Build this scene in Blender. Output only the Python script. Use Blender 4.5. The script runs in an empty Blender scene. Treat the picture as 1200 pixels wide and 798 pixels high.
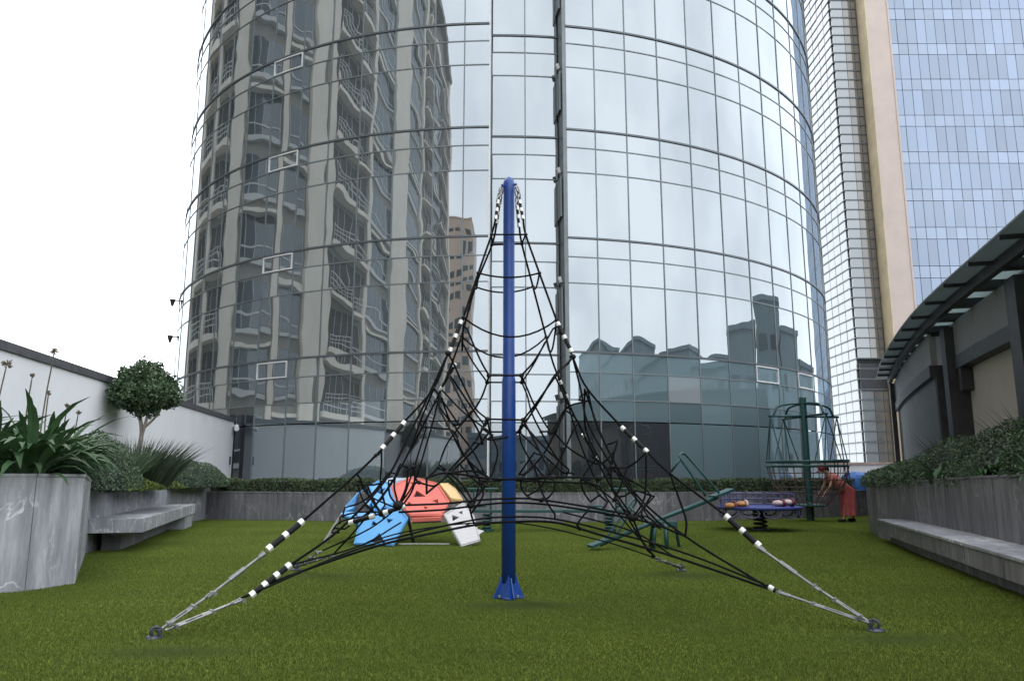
import bpy, bmesh, math, random
import numpy as np
from mathutils import Vector, Matrix

S = bpy.context.scene
COL = S.collection
RAD = math.radians
random.seed(11)
RNG = np.random.default_rng(11)

# ------------------------------------------------------------------ camera, sky, sun, exposure
EYE = Vector((0, 0, 1.25))
PITCH = RAD(10.08)
FPX = 900.0                      # focal length in pixels of the 1200 px wide photograph
cam_d = bpy.data.cameras.new('camera')
cam = bpy.data.objects.new('camera', cam_d)
COL.objects.link(cam)
cam.location = EYE
cam.rotation_euler = (RAD(90) + PITCH, 0, 0)
cam_d.sensor_width = 36.0
cam_d.lens = 36.0 * FPX / 1200.0
cam_d.clip_start = 0.1
cam_d.clip_end = 5000
S.camera = cam

SUN_EL, SUN_AZ = RAD(52), RAD(-42)      # azimuth from +Y, negative = left of the view
world = bpy.data.worlds.new('World')
S.world = world
world.use_nodes = True
wn, wl = world.node_tree.nodes, world.node_tree.links
wn.clear()
w_out = wn.new('ShaderNodeOutputWorld')
w_bg = wn.new('ShaderNodeBackground')
w_sky = wn.new('ShaderNodeTexSky')
w_sky.sky_type = 'NISHITA'
w_sky.sun_disc = False
w_sky.sun_elevation = SUN_EL
w_sky.sun_rotation = SUN_AZ
w_sky.air_density = 1.0
w_sky.dust_density = 4.0
w_sky.altitude = 200
w_tc = wn.new('ShaderNodeTexCoord')
w_map = wn.new('ShaderNodeMapping')
w_map.inputs['Scale'].default_value = (1.6, 1.6, 3.5)
w_noise = wn.new('ShaderNodeTexNoise')
w_noise.inputs['Scale'].default_value = 1.6
w_noise.inputs['Detail'].default_value = 4
w_ramp = wn.new('ShaderNodeValToRGB')
w_ramp.color_ramp.elements[0].position = 0.28
w_ramp.color_ramp.elements[0].color = (0.66, 0.66, 0.66, 1)
w_ramp.color_ramp.elements[1].position = 0.62
w_ramp.color_ramp.elements[1].color = (0.93, 0.93, 0.93, 1)
w_mix = wn.new('ShaderNodeMixRGB')
w_mix.inputs['Color2'].default_value = (14.6, 15.1, 15.7, 1)      # thin high cloud
wl.new(w_tc.outputs['Generated'], w_map.inputs['Vector'])
wl.new(w_map.outputs['Vector'], w_noise.inputs['Vector'])
wl.new(w_noise.outputs['Fac'], w_ramp.inputs['Fac'])
wl.new(w_ramp.outputs['Color'], w_mix.inputs['Fac'])
wl.new(w_sky.outputs['Color'], w_mix.inputs['Color1'])
wl.new(w_mix.outputs['Color'], w_bg.inputs['Color'])
wl.new(w_bg.outputs['Background'], w_out.inputs['Surface'])
w_bg.inputs['Strength'].default_value = 0.13

sun_d = bpy.data.lights.new('sun', 'SUN')
sun = bpy.data.objects.new('sun', sun_d)
COL.objects.link(sun)
sun_d.energy = 1.2
sun_d.angle = RAD(22)
sun_d.color = (1.0, 0.96, 0.9)
sd = Vector((math.sin(SUN_AZ) * math.cos(SUN_EL), math.cos(SUN_AZ) * math.cos(SUN_EL), math.sin(SUN_EL)))
sun.rotation_euler = sd.to_track_quat('Z', 'Y').to_euler()
sun.location = sd * 60

S.view_settings.view_transform = 'Standard'
S.view_settings.look = 'None'
S.view_settings.exposure = 0.65
S.view_settings.gamma = 1.0
S.cycles.max_bounces = 6
S.cycles.glossy_bounces = 3
S.cycles.caustics_reflective = False
S.cycles.caustics_refractive = False
S.cycles.use_denoising = True

# ------------------------------------------------------------------ helpers
SP, CP = math.sin(PITCH), math.cos(PITCH)
def ray(u, v):
    x, y = (u - 600) / FPX, (399 - v) / FPX
    return Vector((x, CP - y * SP, SP + y * CP))
def G(u, v, z=0.0):                       # ground point under a photograph pixel
    d = ray(u, v); return EYE + d * ((z - EYE.z) / d.z)
def AT(u, v, Y):                          # point at distance Y in front of the camera
    d = ray(u, v); return EYE + d * (Y / d.y)

ORIG = {}
class MB:
    def __init__(s): s.v, s.f = [], []
    def add(s, vs, fs):
        b = len(s.v); s.v += [tuple(p) for p in vs]; s.f += [tuple(i + b for i in f) for f in fs]
        return s
    def box(s, c, size, rz=0.0, M=None):
        hx, hy, hz = size[0] / 2, size[1] / 2, size[2] / 2
        vs = [Vector((x, y, z)) for x in (-hx, hx) for y in (-hy, hy) for z in (-hz, hz)]
        m = M if M is not None else Matrix.Rotation(rz, 3, 'Z')
        c = Vector(c)
        return s.add([c + m @ p for p in vs], [(0, 1, 3, 2), (4, 6, 7, 5), (0, 4, 5, 1), (2, 3, 7, 6), (0, 2, 6, 4), (1, 5, 7, 3)])
    def bbox(s, a, b):
        return s.box([(a[i] + b[i]) / 2 for i in range(3)], [abs(b[i] - a[i]) for i in range(3)])
    def prism(s, plan, z0, z1):           # plan: CCW list of (x, y); z0/z1 numbers or lists
        n = len(plan)
        z0 = z0 if isinstance(z0, (list, tuple)) else [z0] * n
        z1 = z1 if isinstance(z1, (list, tuple)) else [z1] * n
        vs = [(p[0], p[1], z0[i]) for i, p in enumerate(plan)] + [(p[0], p[1], z1[i]) for i, p in enumerate(plan)]
        fs = [tuple(range(n - 1, -1, -1)), tuple(range(n, 2 * n))]
        fs += [(i, (i + 1) % n, n + (i + 1) % n, n + i) for i in range(n)]
        return s.add(vs, fs)
    def tube(s, pts, r, n=6, cap=True, closed=False):
        pts = [Vector(p) for p in pts]
        m = len(pts)
        rs = r if isinstance(r, (list, tuple)) else [r] * m
        T = []
        for i in range(m):
            if closed: t = pts[(i + 1) % m] - pts[i - 1]
            else: t = pts[min(i + 1, m - 1)] - pts[max(i - 1, 0)]
            T.append(t.normalized() if t.length > 1e-9 else Vector((0, 0, 1)))
        up = Vector((0, 0, 1)) if abs(T[0].z) < 0.9 else Vector((1, 0, 0))
        nx = T[0].cross(up).normalized()
        vs = []
        for i in range(m):
            nx = (nx - T[i] * nx.dot(T[i]))
            nx = nx.normalized() if nx.length > 1e-6 else T[i].orthogonal().normalized()
            ny = T[i].cross(nx)
            for k in range(n):
                a = 2 * math.pi * k / n
                vs.append(pts[i] + (nx * math.cos(a) + ny * math.sin(a)) * rs[i])
        fs = []
        for i in range(m if closed else m - 1):
            j = (i + 1) % m
            for k in range(n):
                k2 = (k + 1) % n
                fs.append((i * n + k, i * n + k2, j * n + k2, j * n + k))
        if cap and not closed:
            fs.append(tuple(range(n - 1, -1, -1)))
            fs.append(tuple((m - 1) * n + k for k in range(n)))
        return s.add(vs, fs)
    def lathe(s, c, prof, n=24):          # prof: (radius, z)
        vs, fs = [], []
        for r, z in prof:
            for k in range(n):
                a = 2 * math.pi * k / n
                vs.append((c[0] + r * math.cos(a), c[1] + r * math.sin(a), c[2] + z))
        for i in range(len(prof) - 1):
            for k in range(n):
                k2 = (k + 1) % n
                fs.append((i * n + k, i * n + k2, (i + 1) * n + k2, (i + 1) * n + k))
        fs.append(tuple(range(n - 1, -1, -1)))
        fs.append(tuple((len(prof) - 1) * n + k for k in range(n)))
        return s.add(vs, fs)
    def ball(s, c, r, n=8, sq=(1, 1, 1)):
        c = Vector(c); vs, fs = [], []
        for i in range(1, n):
            a = math.pi * i / n
            for k in range(n):
                b = 2 * math.pi * k / n
                vs.append(c + Vector((math.sin(a) * math.cos(b) * r * sq[0], math.sin(a) * math.sin(b) * r * sq[1], math.cos(a) * r * sq[2])))
        t = len(vs); vs += [c + Vector((0, 0, r * sq[2])), c - Vector((0, 0, r * sq[2]))]
        for i in range(n - 2):
            for k in range(n):
                k2 = (k + 1) % n
                fs.append((i * n + k, (i + 1) * n + k, (i + 1) * n + k2, i * n + k2))
        for k in range(n):
            k2 = (k + 1) % n
            fs.append((t, k, k2)); fs.append((t + 1, (n - 2) * n + k2, (n - 2) * n + k))
        return s.add(vs, fs)
    def build(s, name, mat, parent=None, smooth=False, origin=None, bevel=0.0, M=None):
        if parent is not None: o = ORIG[parent.name]
        elif origin is not None: o = Vector(origin)
        else:
            a = np.array(s.v); o = Vector((a[:, 0].mean(), a[:, 1].mean(), a[:, 2].min()))
        me = bpy.data.meshes.new(name)
        me.from_pydata([(p[0] - o.x, p[1] - o.y, p[2] - o.z) for p in s.v], [], s.f)
        return link_mesh(name, me, mat, parent, o, smooth, bevel)

def link_mesh(name, me, mat, parent, o, smooth=False, bevel=0.0):
    if bevel:
        bm = bmesh.new(); bm.from_mesh(me)
        bmesh.ops.bevel(bm, geom=[e for e in bm.edges if e.calc_face_angle(0) > 0.4], offset=bevel, segments=2, profile=0.7, affect='EDGES')
        bm.to_mesh(me); bm.free()
    if smooth:
        me.polygons.foreach_set('use_smooth', [True] * len(me.polygons))
    me.materials.append(mat)
    me.update()
    ob = bpy.data.objects.new(name, me)
    COL.objects.link(ob)
    ORIG[ob.name] = o
    if parent is None: ob.location = o
    else: ob.parent = parent
    return ob

def np_mesh(name, verts, faces, mat, parent=None, origin=None, smooth=False):
    """verts (n,3) array, faces (m,k) array of one face size"""
    o = ORIG[parent.name] if parent is not None else Vector(origin)
    v = np.asarray(verts, dtype=np.float32) - np.array(o, dtype=np.float32)
    f = np.asarray(faces, dtype=np.int32)
    me = bpy.data.meshes.new(name)
    me.vertices.add(len(v)); me.vertices.foreach_set('co', v.ravel())
    k = f.shape[1]
    me.loops.add(f.size); me.loops.foreach_set('vertex_index', f.ravel())
    me.polygons.add(len(f))
    me.polygons.foreach_set('loop_start', np.arange(0, f.size, k, dtype=np.int32))
    me.polygons.foreach_set('loop_total', np.full(len(f), k, dtype=np.int32))
    me.update(calc_edges=True)
    return link_mesh(name, me, mat, parent, o, smooth)

def tag(o, label=None, cat=None, group=None, kind=None):
    if label: o['label'] = label
    if cat: o['category'] = cat
    if group: o['group'] = group
    if kind: o['kind'] = kind
    return o
def thing(name, label, cat, loc, group=None):
    o = bpy.data.objects.new(name, None)
    o.empty_display_size = 0.2
    COL.objects.link(o); o.location = loc
    ORIG[o.name] = Vector(loc)
    return tag(o, label, cat, group)
def stuff(o): o['kind'] = 'stuff'; return o
def structure(o): o['kind'] = 'structure'; return o

def spline(pts, per=6):
    """Catmull-Rom through the points"""
    P = [Vector(p) for p in pts]
    if len(P) < 3:
        return [P[0].lerp(P[-1], i / per) for i in range(per + 1)]
    P = [P[0] * 2 - P[1]] + P + [P[-1] * 2 - P[-2]]
    out = []
    for i in range(1, len(P) - 2):
        a, b, c, d = P[i - 1], P[i], P[i + 1], P[i + 2]
        for k in range(per):
            t = k / per
            out.append(0.5 * ((2 * b) + (c - a) * t + (2 * a - 5 * b + 4 * c - d) * t * t + (3 * b - a - 3 * c + d) * t ** 3))
    out.append(P[-2])
    return out

# ------------------------------------------------------------------ materials
def new_mat(name):
    m = bpy.data.materials.new(name); m.use_nodes = True
    return m, m.node_tree.nodes, m.node_tree.links, m.node_tree.nodes['Principled BSDF']
def ramp(n, l, src, stops):
    r = n.new('ShaderNodeValToRGB')
    e = r.color_ramp.elements
    while len(e) < len(stops): e.new(0.5)
    for i, (p, c) in enumerate(stops):
        e[i].position = p; e[i].color = (*c, 1)
    l.new(src, r.inputs['Fac'])
    return r.outputs['Color']
def tex(n, l, scale, detail=4, stretch=(1, 1, 1), coord='Object', dist=0.0, rough=0.55):
    tc = n.new('ShaderNodeTexCoord'); mp = n.new('ShaderNodeMapping'); t = n.new('ShaderNodeTexNoise')
    mp.inputs['Scale'].default_value = stretch
    t.inputs['Scale'].default_value = scale; t.inputs['Detail'].default_value = detail
    t.inputs['Distortion'].default_value = dist; t.inputs['Roughness'].default_value = rough
    l.new(tc.outputs[coord], mp.inputs['Vector']); l.new(mp.outputs['Vector'], t.inputs['Vector'])
    return t.outputs['Fac']
def bump(n, l, b, src, strength, dist=0.01):
    bp = n.new('ShaderNodeBump'); bp.inputs['Strength'].default_value = strength; bp.inputs['Distance'].default_value = dist
    l.new(src, bp.inputs['Height']); l.new(bp.outputs['Normal'], b.inputs['Normal'])
def mat(name, col, rough=0.6, metal=0.0, var=0.25, scale=6.0, stretch=(1, 1, 1), bmp=0.1, bscale=40.0, spec=0.5):
    m, n, l, b = new_mat(name)
    lo = [max(0, c * (1 - var)) for c in col]; hi = [min(1, c * (1 + var)) for c in col]
    c = ramp(n, l, tex(n, l, scale, 5, stretch), [(0.3, lo), (0.7, hi)])
    l.new(c, b.inputs['Base Color'])
    r = n.new('ShaderNodeMapRange'); r.inputs['To Min'].default_value = max(0.02, rough - 0.1); r.inputs['To Max'].default_value = min(1, rough + 0.1)
    l.new(tex(n, l, scale * 2.3, 3), r.inputs['Value']); l.new(r.outputs['Result'], b.inputs['Roughness'])
    b.inputs['Metallic'].default_value = metal
    b.inputs['Specular IOR Level'].default_value = spec
    if bmp: bump(n, l, b, tex(n, l, bscale, 3), bmp)
    return m

def stone_mat(name, lo, hi, vein):
    m, n, l, b = new_mat(name)
    streak = tex(n, l, 2.2, 6, (3.2, 3.2, 0.35), rough=0.65)
    base = ramp(n, l, streak, [(0.3, lo), (0.52, [(a + c) / 2 for a, c in zip(lo, hi)]), (0.72, hi)])
    blot = ramp(n, l, tex(n, l, 0.9, 3), [(0.3, (0.75,) * 3), (0.7, (1.12,) * 3)])
    m1 = n.new('ShaderNodeMixRGB'); m1.blend_type = 'MULTIPLY'; m1.inputs['Fac'].default_value = 0.8
    l.new(base, m1.inputs['Color1']); l.new(blot, m1.inputs['Color2'])
    fine = ramp(n, l, tex(n, l, 9, 6, (4, 4, 0.5), rough=0.75), [(0.3, (0.82, 0.82, 0.84)), (0.7, (1.14, 1.14, 1.12))])
    m0 = n.new('ShaderNodeMixRGB'); m0.blend_type = 'MULTIPLY'; m0.inputs['Fac'].default_value = 1
    l.new(m1.outputs['Color'], m0.inputs['Color1']); l.new(fine, m0.inputs['Color2']); m1 = m0
    oi = n.new('ShaderNodeObjectInfo')
    pv = ramp(n, l, oi.outputs['Random'], [(0.0, (0.86,) * 3), (1.0, (1.1,) * 3)])
    m2 = n.new('ShaderNodeMixRGB'); m2.blend_type = 'MULTIPLY'; m2.inputs['Fac'].default_value = 1.0
    l.new(m1.outputs['Color'], m2.inputs['Color1']); l.new(pv, m2.inputs['Color2'])
    # pale veins: thin iso-line of a distorted noise
    vn = tex(n, l, 0.85, 5, (1.5, 1.5, 0.7), dist=1.6)
    sub = n.new('ShaderNodeMath'); sub.operation = 'SUBTRACT'; sub.inputs[1].default_value = 0.5; l.new(vn, sub.inputs[0])
    ab = n.new('ShaderNodeMath'); ab.operation = 'ABSOLUTE'; l.new(sub.outputs[0], ab.inputs[0])
    vf = ramp(n, l, ab.outputs[0], [(0.0, (vein,) * 3), (0.007, (vein * 0.7,) * 3), (0.016, (0, 0, 0))])
    msk = ramp(n, l, tex(n, l, 0.8, 2), [(0.42, (0, 0, 0)), (0.55, (1, 1, 1))])
    mm = n.new('ShaderNodeMixRGB'); mm.blend_type = 'MULTIPLY'; mm.inputs['Fac'].default_value = 1; l.new(vf, mm.inputs['Color1']); l.new(msk, mm.inputs['Color2'])
    m3 = n.new('ShaderNodeMixRGB'); m3.inputs['Color2'].default_value = (0.62, 0.62, 0.64, 1)
    l.new(mm.outputs['Color'], m3.inputs['Fac']); l.new(m2.outputs['Color'], m3.inputs['Color1'])
    l.new(m3.outputs['Color'], b.inputs['Base Color'])
    b.inputs['Roughness'].default_value = 0.55
    bump(n, l, b, streak, 0.25, 0.01)
    return m

def glass_mat(name, base, tint, f0, bump_s=0.02, bump_scale=0.6, rough=0.0):
    m, n, l, b = new_mat(name)
    n.remove(b)
    out = n['Material Output']
    df = n.new('ShaderNodeBsdfDiffuse')
    oi = n.new('ShaderNodeObjectInfo')
    c = ramp(n, l, oi.outputs['Random'], [(0.0, [x * 0.75 for x in base]), (1.0, [x * 1.25 for x in base])])
    l.new(c, df.inputs['Color'])
    gl = n.new('ShaderNodeBsdfGlossy'); gl.inputs['Roughness'].default_value = rough; gl.inputs['Color'].default_value = (*tint, 1)
    fr = n.new('ShaderNodeFresnel'); fr.inputs['IOR'].default_value = 1.6
    mr = n.new('ShaderNodeMapRange'); mr.inputs['From Min'].default_value = 0.05; mr.inputs['From Max'].default_value = 0.9
    mr.inputs['To Min'].default_value = f0; mr.inputs['To Max'].default_value = 0.97
    l.new(fr.outputs['Fac'], mr.inputs['Value'])
    mx = n.new('ShaderNodeMixShader')
    l.new(mr.outputs['Result'], mx.inputs['Fac']); l.new(df.outputs[0], mx.inputs[1]); l.new(gl.outputs[0], mx.inputs[2])
    l.new(mx.outputs[0], out.inputs['Surface'])
    bp = n.new('ShaderNodeBump'); bp.inputs['Strength'].default_value = 1.0; bp.inputs['Distance'].default_value = bump_s
    l.new(tex(n, l, bump_scale, 1), bp.inputs['Height'])
    l.new(bp.outputs['Normal'], gl.inputs['Normal'])
    return m

def leaf_mat(name, stops, rough=0.5, trans=0.25):
    m, n, l, b = new_mat(name)
    g = n.new('ShaderNodeNewGeometry')
    c = ramp(n, l, g.outputs['Random Per Island'], stops)
    big = ramp(n, l, tex(n, l, 2.5, 3), [(0.3, (0.7,) * 3), (0.7, (1.2,) * 3)])
    mu = n.new('ShaderNodeMixRGB'); mu.blend_type = 'MULTIPLY'; mu.inputs['Fac'].default_value = 1
    l.new(c, mu.inputs['Color1']); l.new(big, mu.inputs['Color2'])
    l.new(mu.outputs['Color'], b.inputs['Base Color'])
    b.inputs['Roughness'].default_value = rough
    b.inputs['Specular IOR Level'].default_value = 0.35
    tr = n.new('ShaderNodeBsdfTranslucent'); l.new(mu.outputs['Color'], tr.inputs['Color'])
    mx = n.new('ShaderNodeMixShader'); mx.inputs['Fac'].default_value = trans
    l.new(b.outputs[0], mx.inputs[1]); l.new(tr.outputs[0], mx.inputs[2])
    l.new(mx.outputs[0], n['Material Output'].inputs['Surface'])
    return m

M = {}
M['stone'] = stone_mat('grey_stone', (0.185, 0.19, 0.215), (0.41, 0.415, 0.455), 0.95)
M['stone_dark'] = stone_mat('dark_grey_stone', (0.095, 0.095, 0.11), (0.245, 0.24, 0.265), 0.35)  # darker copy of the grey stone; also carries the right bench's shade
M['coping'] = mat('slate_coping', (0.085, 0.085, 0.095), 0.6, var=0.25)
M['stucco'] = mat('white_stucco', (0.76, 0.77, 0.80), 0.85, var=0.035, scale=1.2, bmp=0.12, bscale=60)
M['soil'] = mat('soil', (0.05, 0.04, 0.03), 0.95, var=0.4, scale=12, bmp=0.4)
M['concrete'] = mat('grey_paving', (0.27, 0.27, 0.27), 0.85, var=0.2, scale=3)
M['blue_paint'] = mat('blue_paint', (0.009, 0.052, 0.25), 0.36, var=0.1, scale=3, bmp=0.03, bscale=25)
M['rope'] = mat('black_rope', (0.0055, 0.0055, 0.0065), 0.8, var=0.3, scale=60, bmp=0.3, bscale=160, spec=0.12)
M['sleeve'] = mat('black_sleeve', (0.007, 0.007, 0.008), 0.6, var=0.2, scale=20, bmp=0.05, spec=0.25)
M['ferrule'] = mat('white_ferrule', (0.78, 0.78, 0.76), 0.3, metal=0.35, var=0.08, scale=20, bmp=0.03)
M['steel'] = mat('galvanised_steel', (0.25, 0.25, 0.255), 0.5, metal=0.8, var=0.2, scale=20, bmp=0.05)
M['anchor'] = mat('anchor_iron', (0.06, 0.065, 0.085), 0.5, metal=0.6, var=0.3, scale=20)
M['teal'] = mat('teal_paint', (0.012, 0.062, 0.062), 0.36, var=0.15, scale=5, bmp=0.03)
M['dark_metal'] = mat('dark_metal', (0.028, 0.030, 0.036), 0.45, metal=0.3, var=0.2, scale=5, bmp=0.03)
M['pav_dark'] = mat('pavilion_steel', (0.050, 0.052, 0.060), 0.5, metal=0.2, var=0.2, scale=4, bmp=0.03)
M['mullion'] = mat('mullion_metal', (0.15, 0.175, 0.185), 0.45, metal=0.3, var=0.12, scale=2, bmp=0)
M['white_frame'] = mat('pale_frame', (0.62, 0.63, 0.64), 0.45, var=0.08, scale=4, bmp=0)
M['fin'] = mat('fin_metal', (0.095, 0.11, 0.12), 0.45, metal=0.3, var=0.12, scale=2, bmp=0)
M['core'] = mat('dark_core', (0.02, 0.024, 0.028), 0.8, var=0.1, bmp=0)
M['glass'] = glass_mat('mirror_glass', (0.066, 0.082, 0.089), (0.88, 0.95, 1.0), 0.265, 0.013, 0.6)
M['glass_left'] = glass_mat('pale_blue_glass', (0.12, 0.155, 0.175), (0.92, 0.98, 1.0), 0.34, 0.008, 0.45)
M['glass_low'] = glass_mat('teal_glass', (0.125, 0.180, 0.200), (0.88, 0.96, 1.0), 0.24, 0.010, 0.55)
M['glass_dark'] = glass_mat('dark_glass', (0.032, 0.036, 0.041), (0.86, 0.95, 1.0), 0.2, 0.008, 0.55)
M['glass_blind'] = glass_mat('blind_glass', (0.30, 0.34, 0.36), (0.9, 0.96, 1.0), 0.2, 0.008, 0.55)
# ------------------------------------------------------------------ setting: ground and lawn
g = MB().add([(-2500, -2500, -0.03), (2500, -2500, -0.03), (2500, 2500, -0.03), (-2500, 2500, -0.03)], [(0, 1, 2, 3)]).build('ground', M['concrete'], origin=(0, 0, -0.03))
structure(g)

def turf_ground_mat():
    m, n, l, b = new_mat('turf_backing')
    c1 = ramp(n, l, tex(n, l, 0.45, 4), [(0.3, (0.070, 0.100, 0.012)), (0.7, (0.105, 0.138, 0.020))])
    c2 = ramp(n, l, tex(n, l, 26, 6, (1, 0.6, 1), rough=0.7), [(0.25, (0.55,) * 3), (0.75, (1.35,) * 3)])
    mu = n.new('ShaderNodeMixRGB'); mu.blend_type = 'MULTIPLY'; mu.inputs['Fac'].default_value = 1
    l.new(c1, mu.inputs['Color1']); l.new(c2, mu.inputs['Color2'])
    # worn, flattened darker patches
    c3 = ramp(n, l, tex(n, l, 0.9, 3, (0.6, 1.6, 1)), [(0.32, (0.72, 0.74, 0.7)), (0.46, (1, 1, 1))])
    m2 = n.new('ShaderNodeMixRGB'); m2.blend_type = 'MULTIPLY'; m2.inputs['Fac'].default_value = 0.7
    l.new(mu.outputs['Color'], m2.inputs['Color1']); l.new(c3, m2.inputs['Color2'])
    c5 = ramp(n, l, tex(n, l, 0.8, 5, (0.5, 5.0, 1)), [(0.3, (0.84, 0.86, 0.84)), (0.7, (1.12, 1.1, 1.1))])
    m5 = n.new('ShaderNodeMixRGB'); m5.blend_type = 'MULTIPLY'; m5.inputs['Fac'].default_value = 1
    l.new(m2.outputs['Color'], m5.inputs['Color1']); l.new(c5, m5.inputs['Color2'])
    at = n.new('ShaderNodeAttribute'); at.attribute_name = 'painted_shade'
    m4 = n.new('ShaderNodeMixRGB'); m4.inputs['Color2'].default_value = (0.030, 0.043, 0.008, 1)  # dark olive puts the shade round the footings into the turf colour
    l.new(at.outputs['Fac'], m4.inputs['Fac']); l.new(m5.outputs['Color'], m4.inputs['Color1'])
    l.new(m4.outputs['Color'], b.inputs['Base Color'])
    b.inputs['Roughness'].default_value = 0.95; b.inputs['Specular IOR Level'].default_value = 0.1
    bump(n, l, b, tex(n, l, 60, 4), 0.6, 0.02)
    return m
M['turf'] = turf_ground_mat()
M['blade'] = leaf_mat('turf_blade', [(0.0, (0.084, 0.116, 0.015)), (0.5, (0.096, 0.130, 0.015)), (0.9, (0.106, 0.142, 0.018)), (1.0, (0.12, 0.15, 0.026))], 0.7, 0.2)

# the lawn is a gently uneven sheet
nx, ny = 150, 230
xs = np.linspace(-11, 12, nx); ys = np.linspace(-9, 26.6, ny)
X, Yg = np.meshgrid(xs, ys)
def lawn_z(x, y):
    return 0.006 * np.sin(x * 1.3 + 0.7 * y) + 0.005 * np.sin(2.1 * y - 0.6 * x) + 0.004 * np.sin(3.7 * x + 1.1)
Z = lawn_z(X, Yg)
vv = np.stack([X.ravel(), Yg.ravel(), Z.ravel()], 1)
idx = np.arange(nx * ny).reshape(ny, nx)
ff = np.stack([idx[:-1, :-1].ravel(), idx[:-1, 1:].ravel(), idx[1:, 1:].ravel(), idx[1:, :-1].ravel()], 1)
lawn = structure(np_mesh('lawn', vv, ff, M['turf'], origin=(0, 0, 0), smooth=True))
def painted_shade(x, y):                       # dark shade painted into the turf round footings, arch and bench
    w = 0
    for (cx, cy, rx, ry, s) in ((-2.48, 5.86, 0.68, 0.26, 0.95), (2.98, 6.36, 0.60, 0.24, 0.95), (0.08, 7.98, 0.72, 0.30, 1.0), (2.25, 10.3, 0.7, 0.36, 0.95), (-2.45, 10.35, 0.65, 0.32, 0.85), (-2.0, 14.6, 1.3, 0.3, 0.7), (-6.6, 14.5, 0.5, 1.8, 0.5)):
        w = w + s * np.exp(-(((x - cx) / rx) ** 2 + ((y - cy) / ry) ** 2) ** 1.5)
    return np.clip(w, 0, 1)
lw_ = lawn.data.attributes.new('painted_shade', 'FLOAT', 'POINT'); lw_.data.foreach_set('value', painted_shade(vv[:, 0], vv[:, 1]).astype(np.float32))

# turf blades: one stuff object, scattered with geometry nodes on its own copy of the sheet
bx, by = 110, 150
xs = np.linspace(-8.6, 8.2, bx); ys = np.linspace(3.4, 24.5, by)
X, Yg = np.meshgrid(xs, ys)
vv = np.stack([X.ravel(), Yg.ravel(), lawn_z(X, Yg).ravel() + 0.001], 1)
idx = np.arange(bx * by).reshape(by, bx)
ff = np.stack([idx[:-1, :-1].ravel(), idx[:-1, 1:].ravel(), idx[1:, 1:].ravel(), idx[1:, :-1].ravel()], 1)
turf = np_mesh('turf', vv, ff, M['blade'], origin=(0, 0, 0))
tag(turf, 'short olive green artificial turf covering the play terrace', 'turf', kind='stuff')
att = turf.data.attributes.new('dens', 'FLOAT', 'POINT')
dist = np.hypot(vv[:, 0], vv[:, 1])
att.data.foreach_set('value', (6500 * np.clip((6.5 / np.maximum(dist, 5.2)) ** 1.7, 0.12, 1.3) * (1 - 0.93 * painted_shade(vv[:, 0], vv[:, 1]))).astype(np.float32))  # blades thinned where the shade is painted
gn = bpy.data.node_groups.new('turf_scatter', 'GeometryNodeTree')
gn.interface.new_socket('Geometry', in_out='INPUT', socket_type='NodeSocketGeometry')
gn.interface.new_socket('Geometry', in_out='OUTPUT', socket_type='NodeSocketGeometry')
N, L = gn.nodes, gn.links
gi, go = N.new('NodeGroupInput'), N.new('NodeGroupOutput')
dp = N.new('GeometryNodeDistributePointsOnFaces'); dp.distribute_method = 'RANDOM'
na = N.new('GeometryNodeInputNamedAttribute'); na.data_type = 'FLOAT'; na.inputs['Name'].default_value = 'dens'
L.new(gi.outputs[0], dp.inputs['Mesh'])
L.new(na.outputs['Attribute'], dp.inputs['Density'])
cone = N.new('GeometryNodeMeshCone'); cone.fill_type = 'NONE'
cone.inputs['Vertices'].default_value = 3; cone.inputs['Radius Top'].default_value = 0.0006; cone.inputs['Radius Bottom'].default_value = 0.0026; cone.inputs['Depth'].default_value = 0.016
sm = N.new('GeometryNodeSetMaterial'); sm.inputs['Material'].default_value = M['blade']
L.new(cone.outputs['Mesh'], sm.inputs['Geometry'])
ip = N.new('GeometryNodeInstanceOnPoints')
L.new(dp.outputs['Points'], ip.inputs['Points']); L.new(sm.outputs['Geometry'], ip.inputs['Instance'])
rv = N.new('FunctionNodeRandomValue'); rv.data_type = 'FLOAT_VECTOR'
rv.inputs[0].default_value = (-0.5, -0.5, 0); rv.inputs[1].default_value = (0.5, 0.5, 6.28)
L.new(rv.outputs[0], ip.inputs['Rotation'])
rs = N.new('FunctionNodeRandomValue'); rs.data_type = 'FLOAT'
rs.inputs[2].default_value = 0.5; rs.inputs[3].default_value = 1.25
L.new(rs.outputs[1], ip.inputs['Scale'])
L.new(ip.outputs['Instances'], go.inputs[0])
md = turf.modifiers.new('scatter', 'NODES'); md.node_group = gn

# ------------------------------------------------------------------ the round glass tower
TC = Vector((-0.47, 43.0)); TR = 17.0
def tp(phi, r, z):
    a = RAD(phi); return Vector((TC.x + r * math.sin(a), TC.y - r * math.cos(a), z))
def in_frame(p, m=25):
    d = p - EYE
    fw = d.y * CP + d.z * SP
    if fw < 0.5: return False
    u = 600 + FPX * d.x / fw; v = 399 - FPX * (-d.y * SP + d.z * CP) / fw
    return -m < u < 1200 + m and -m < v < 798 + m

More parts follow.
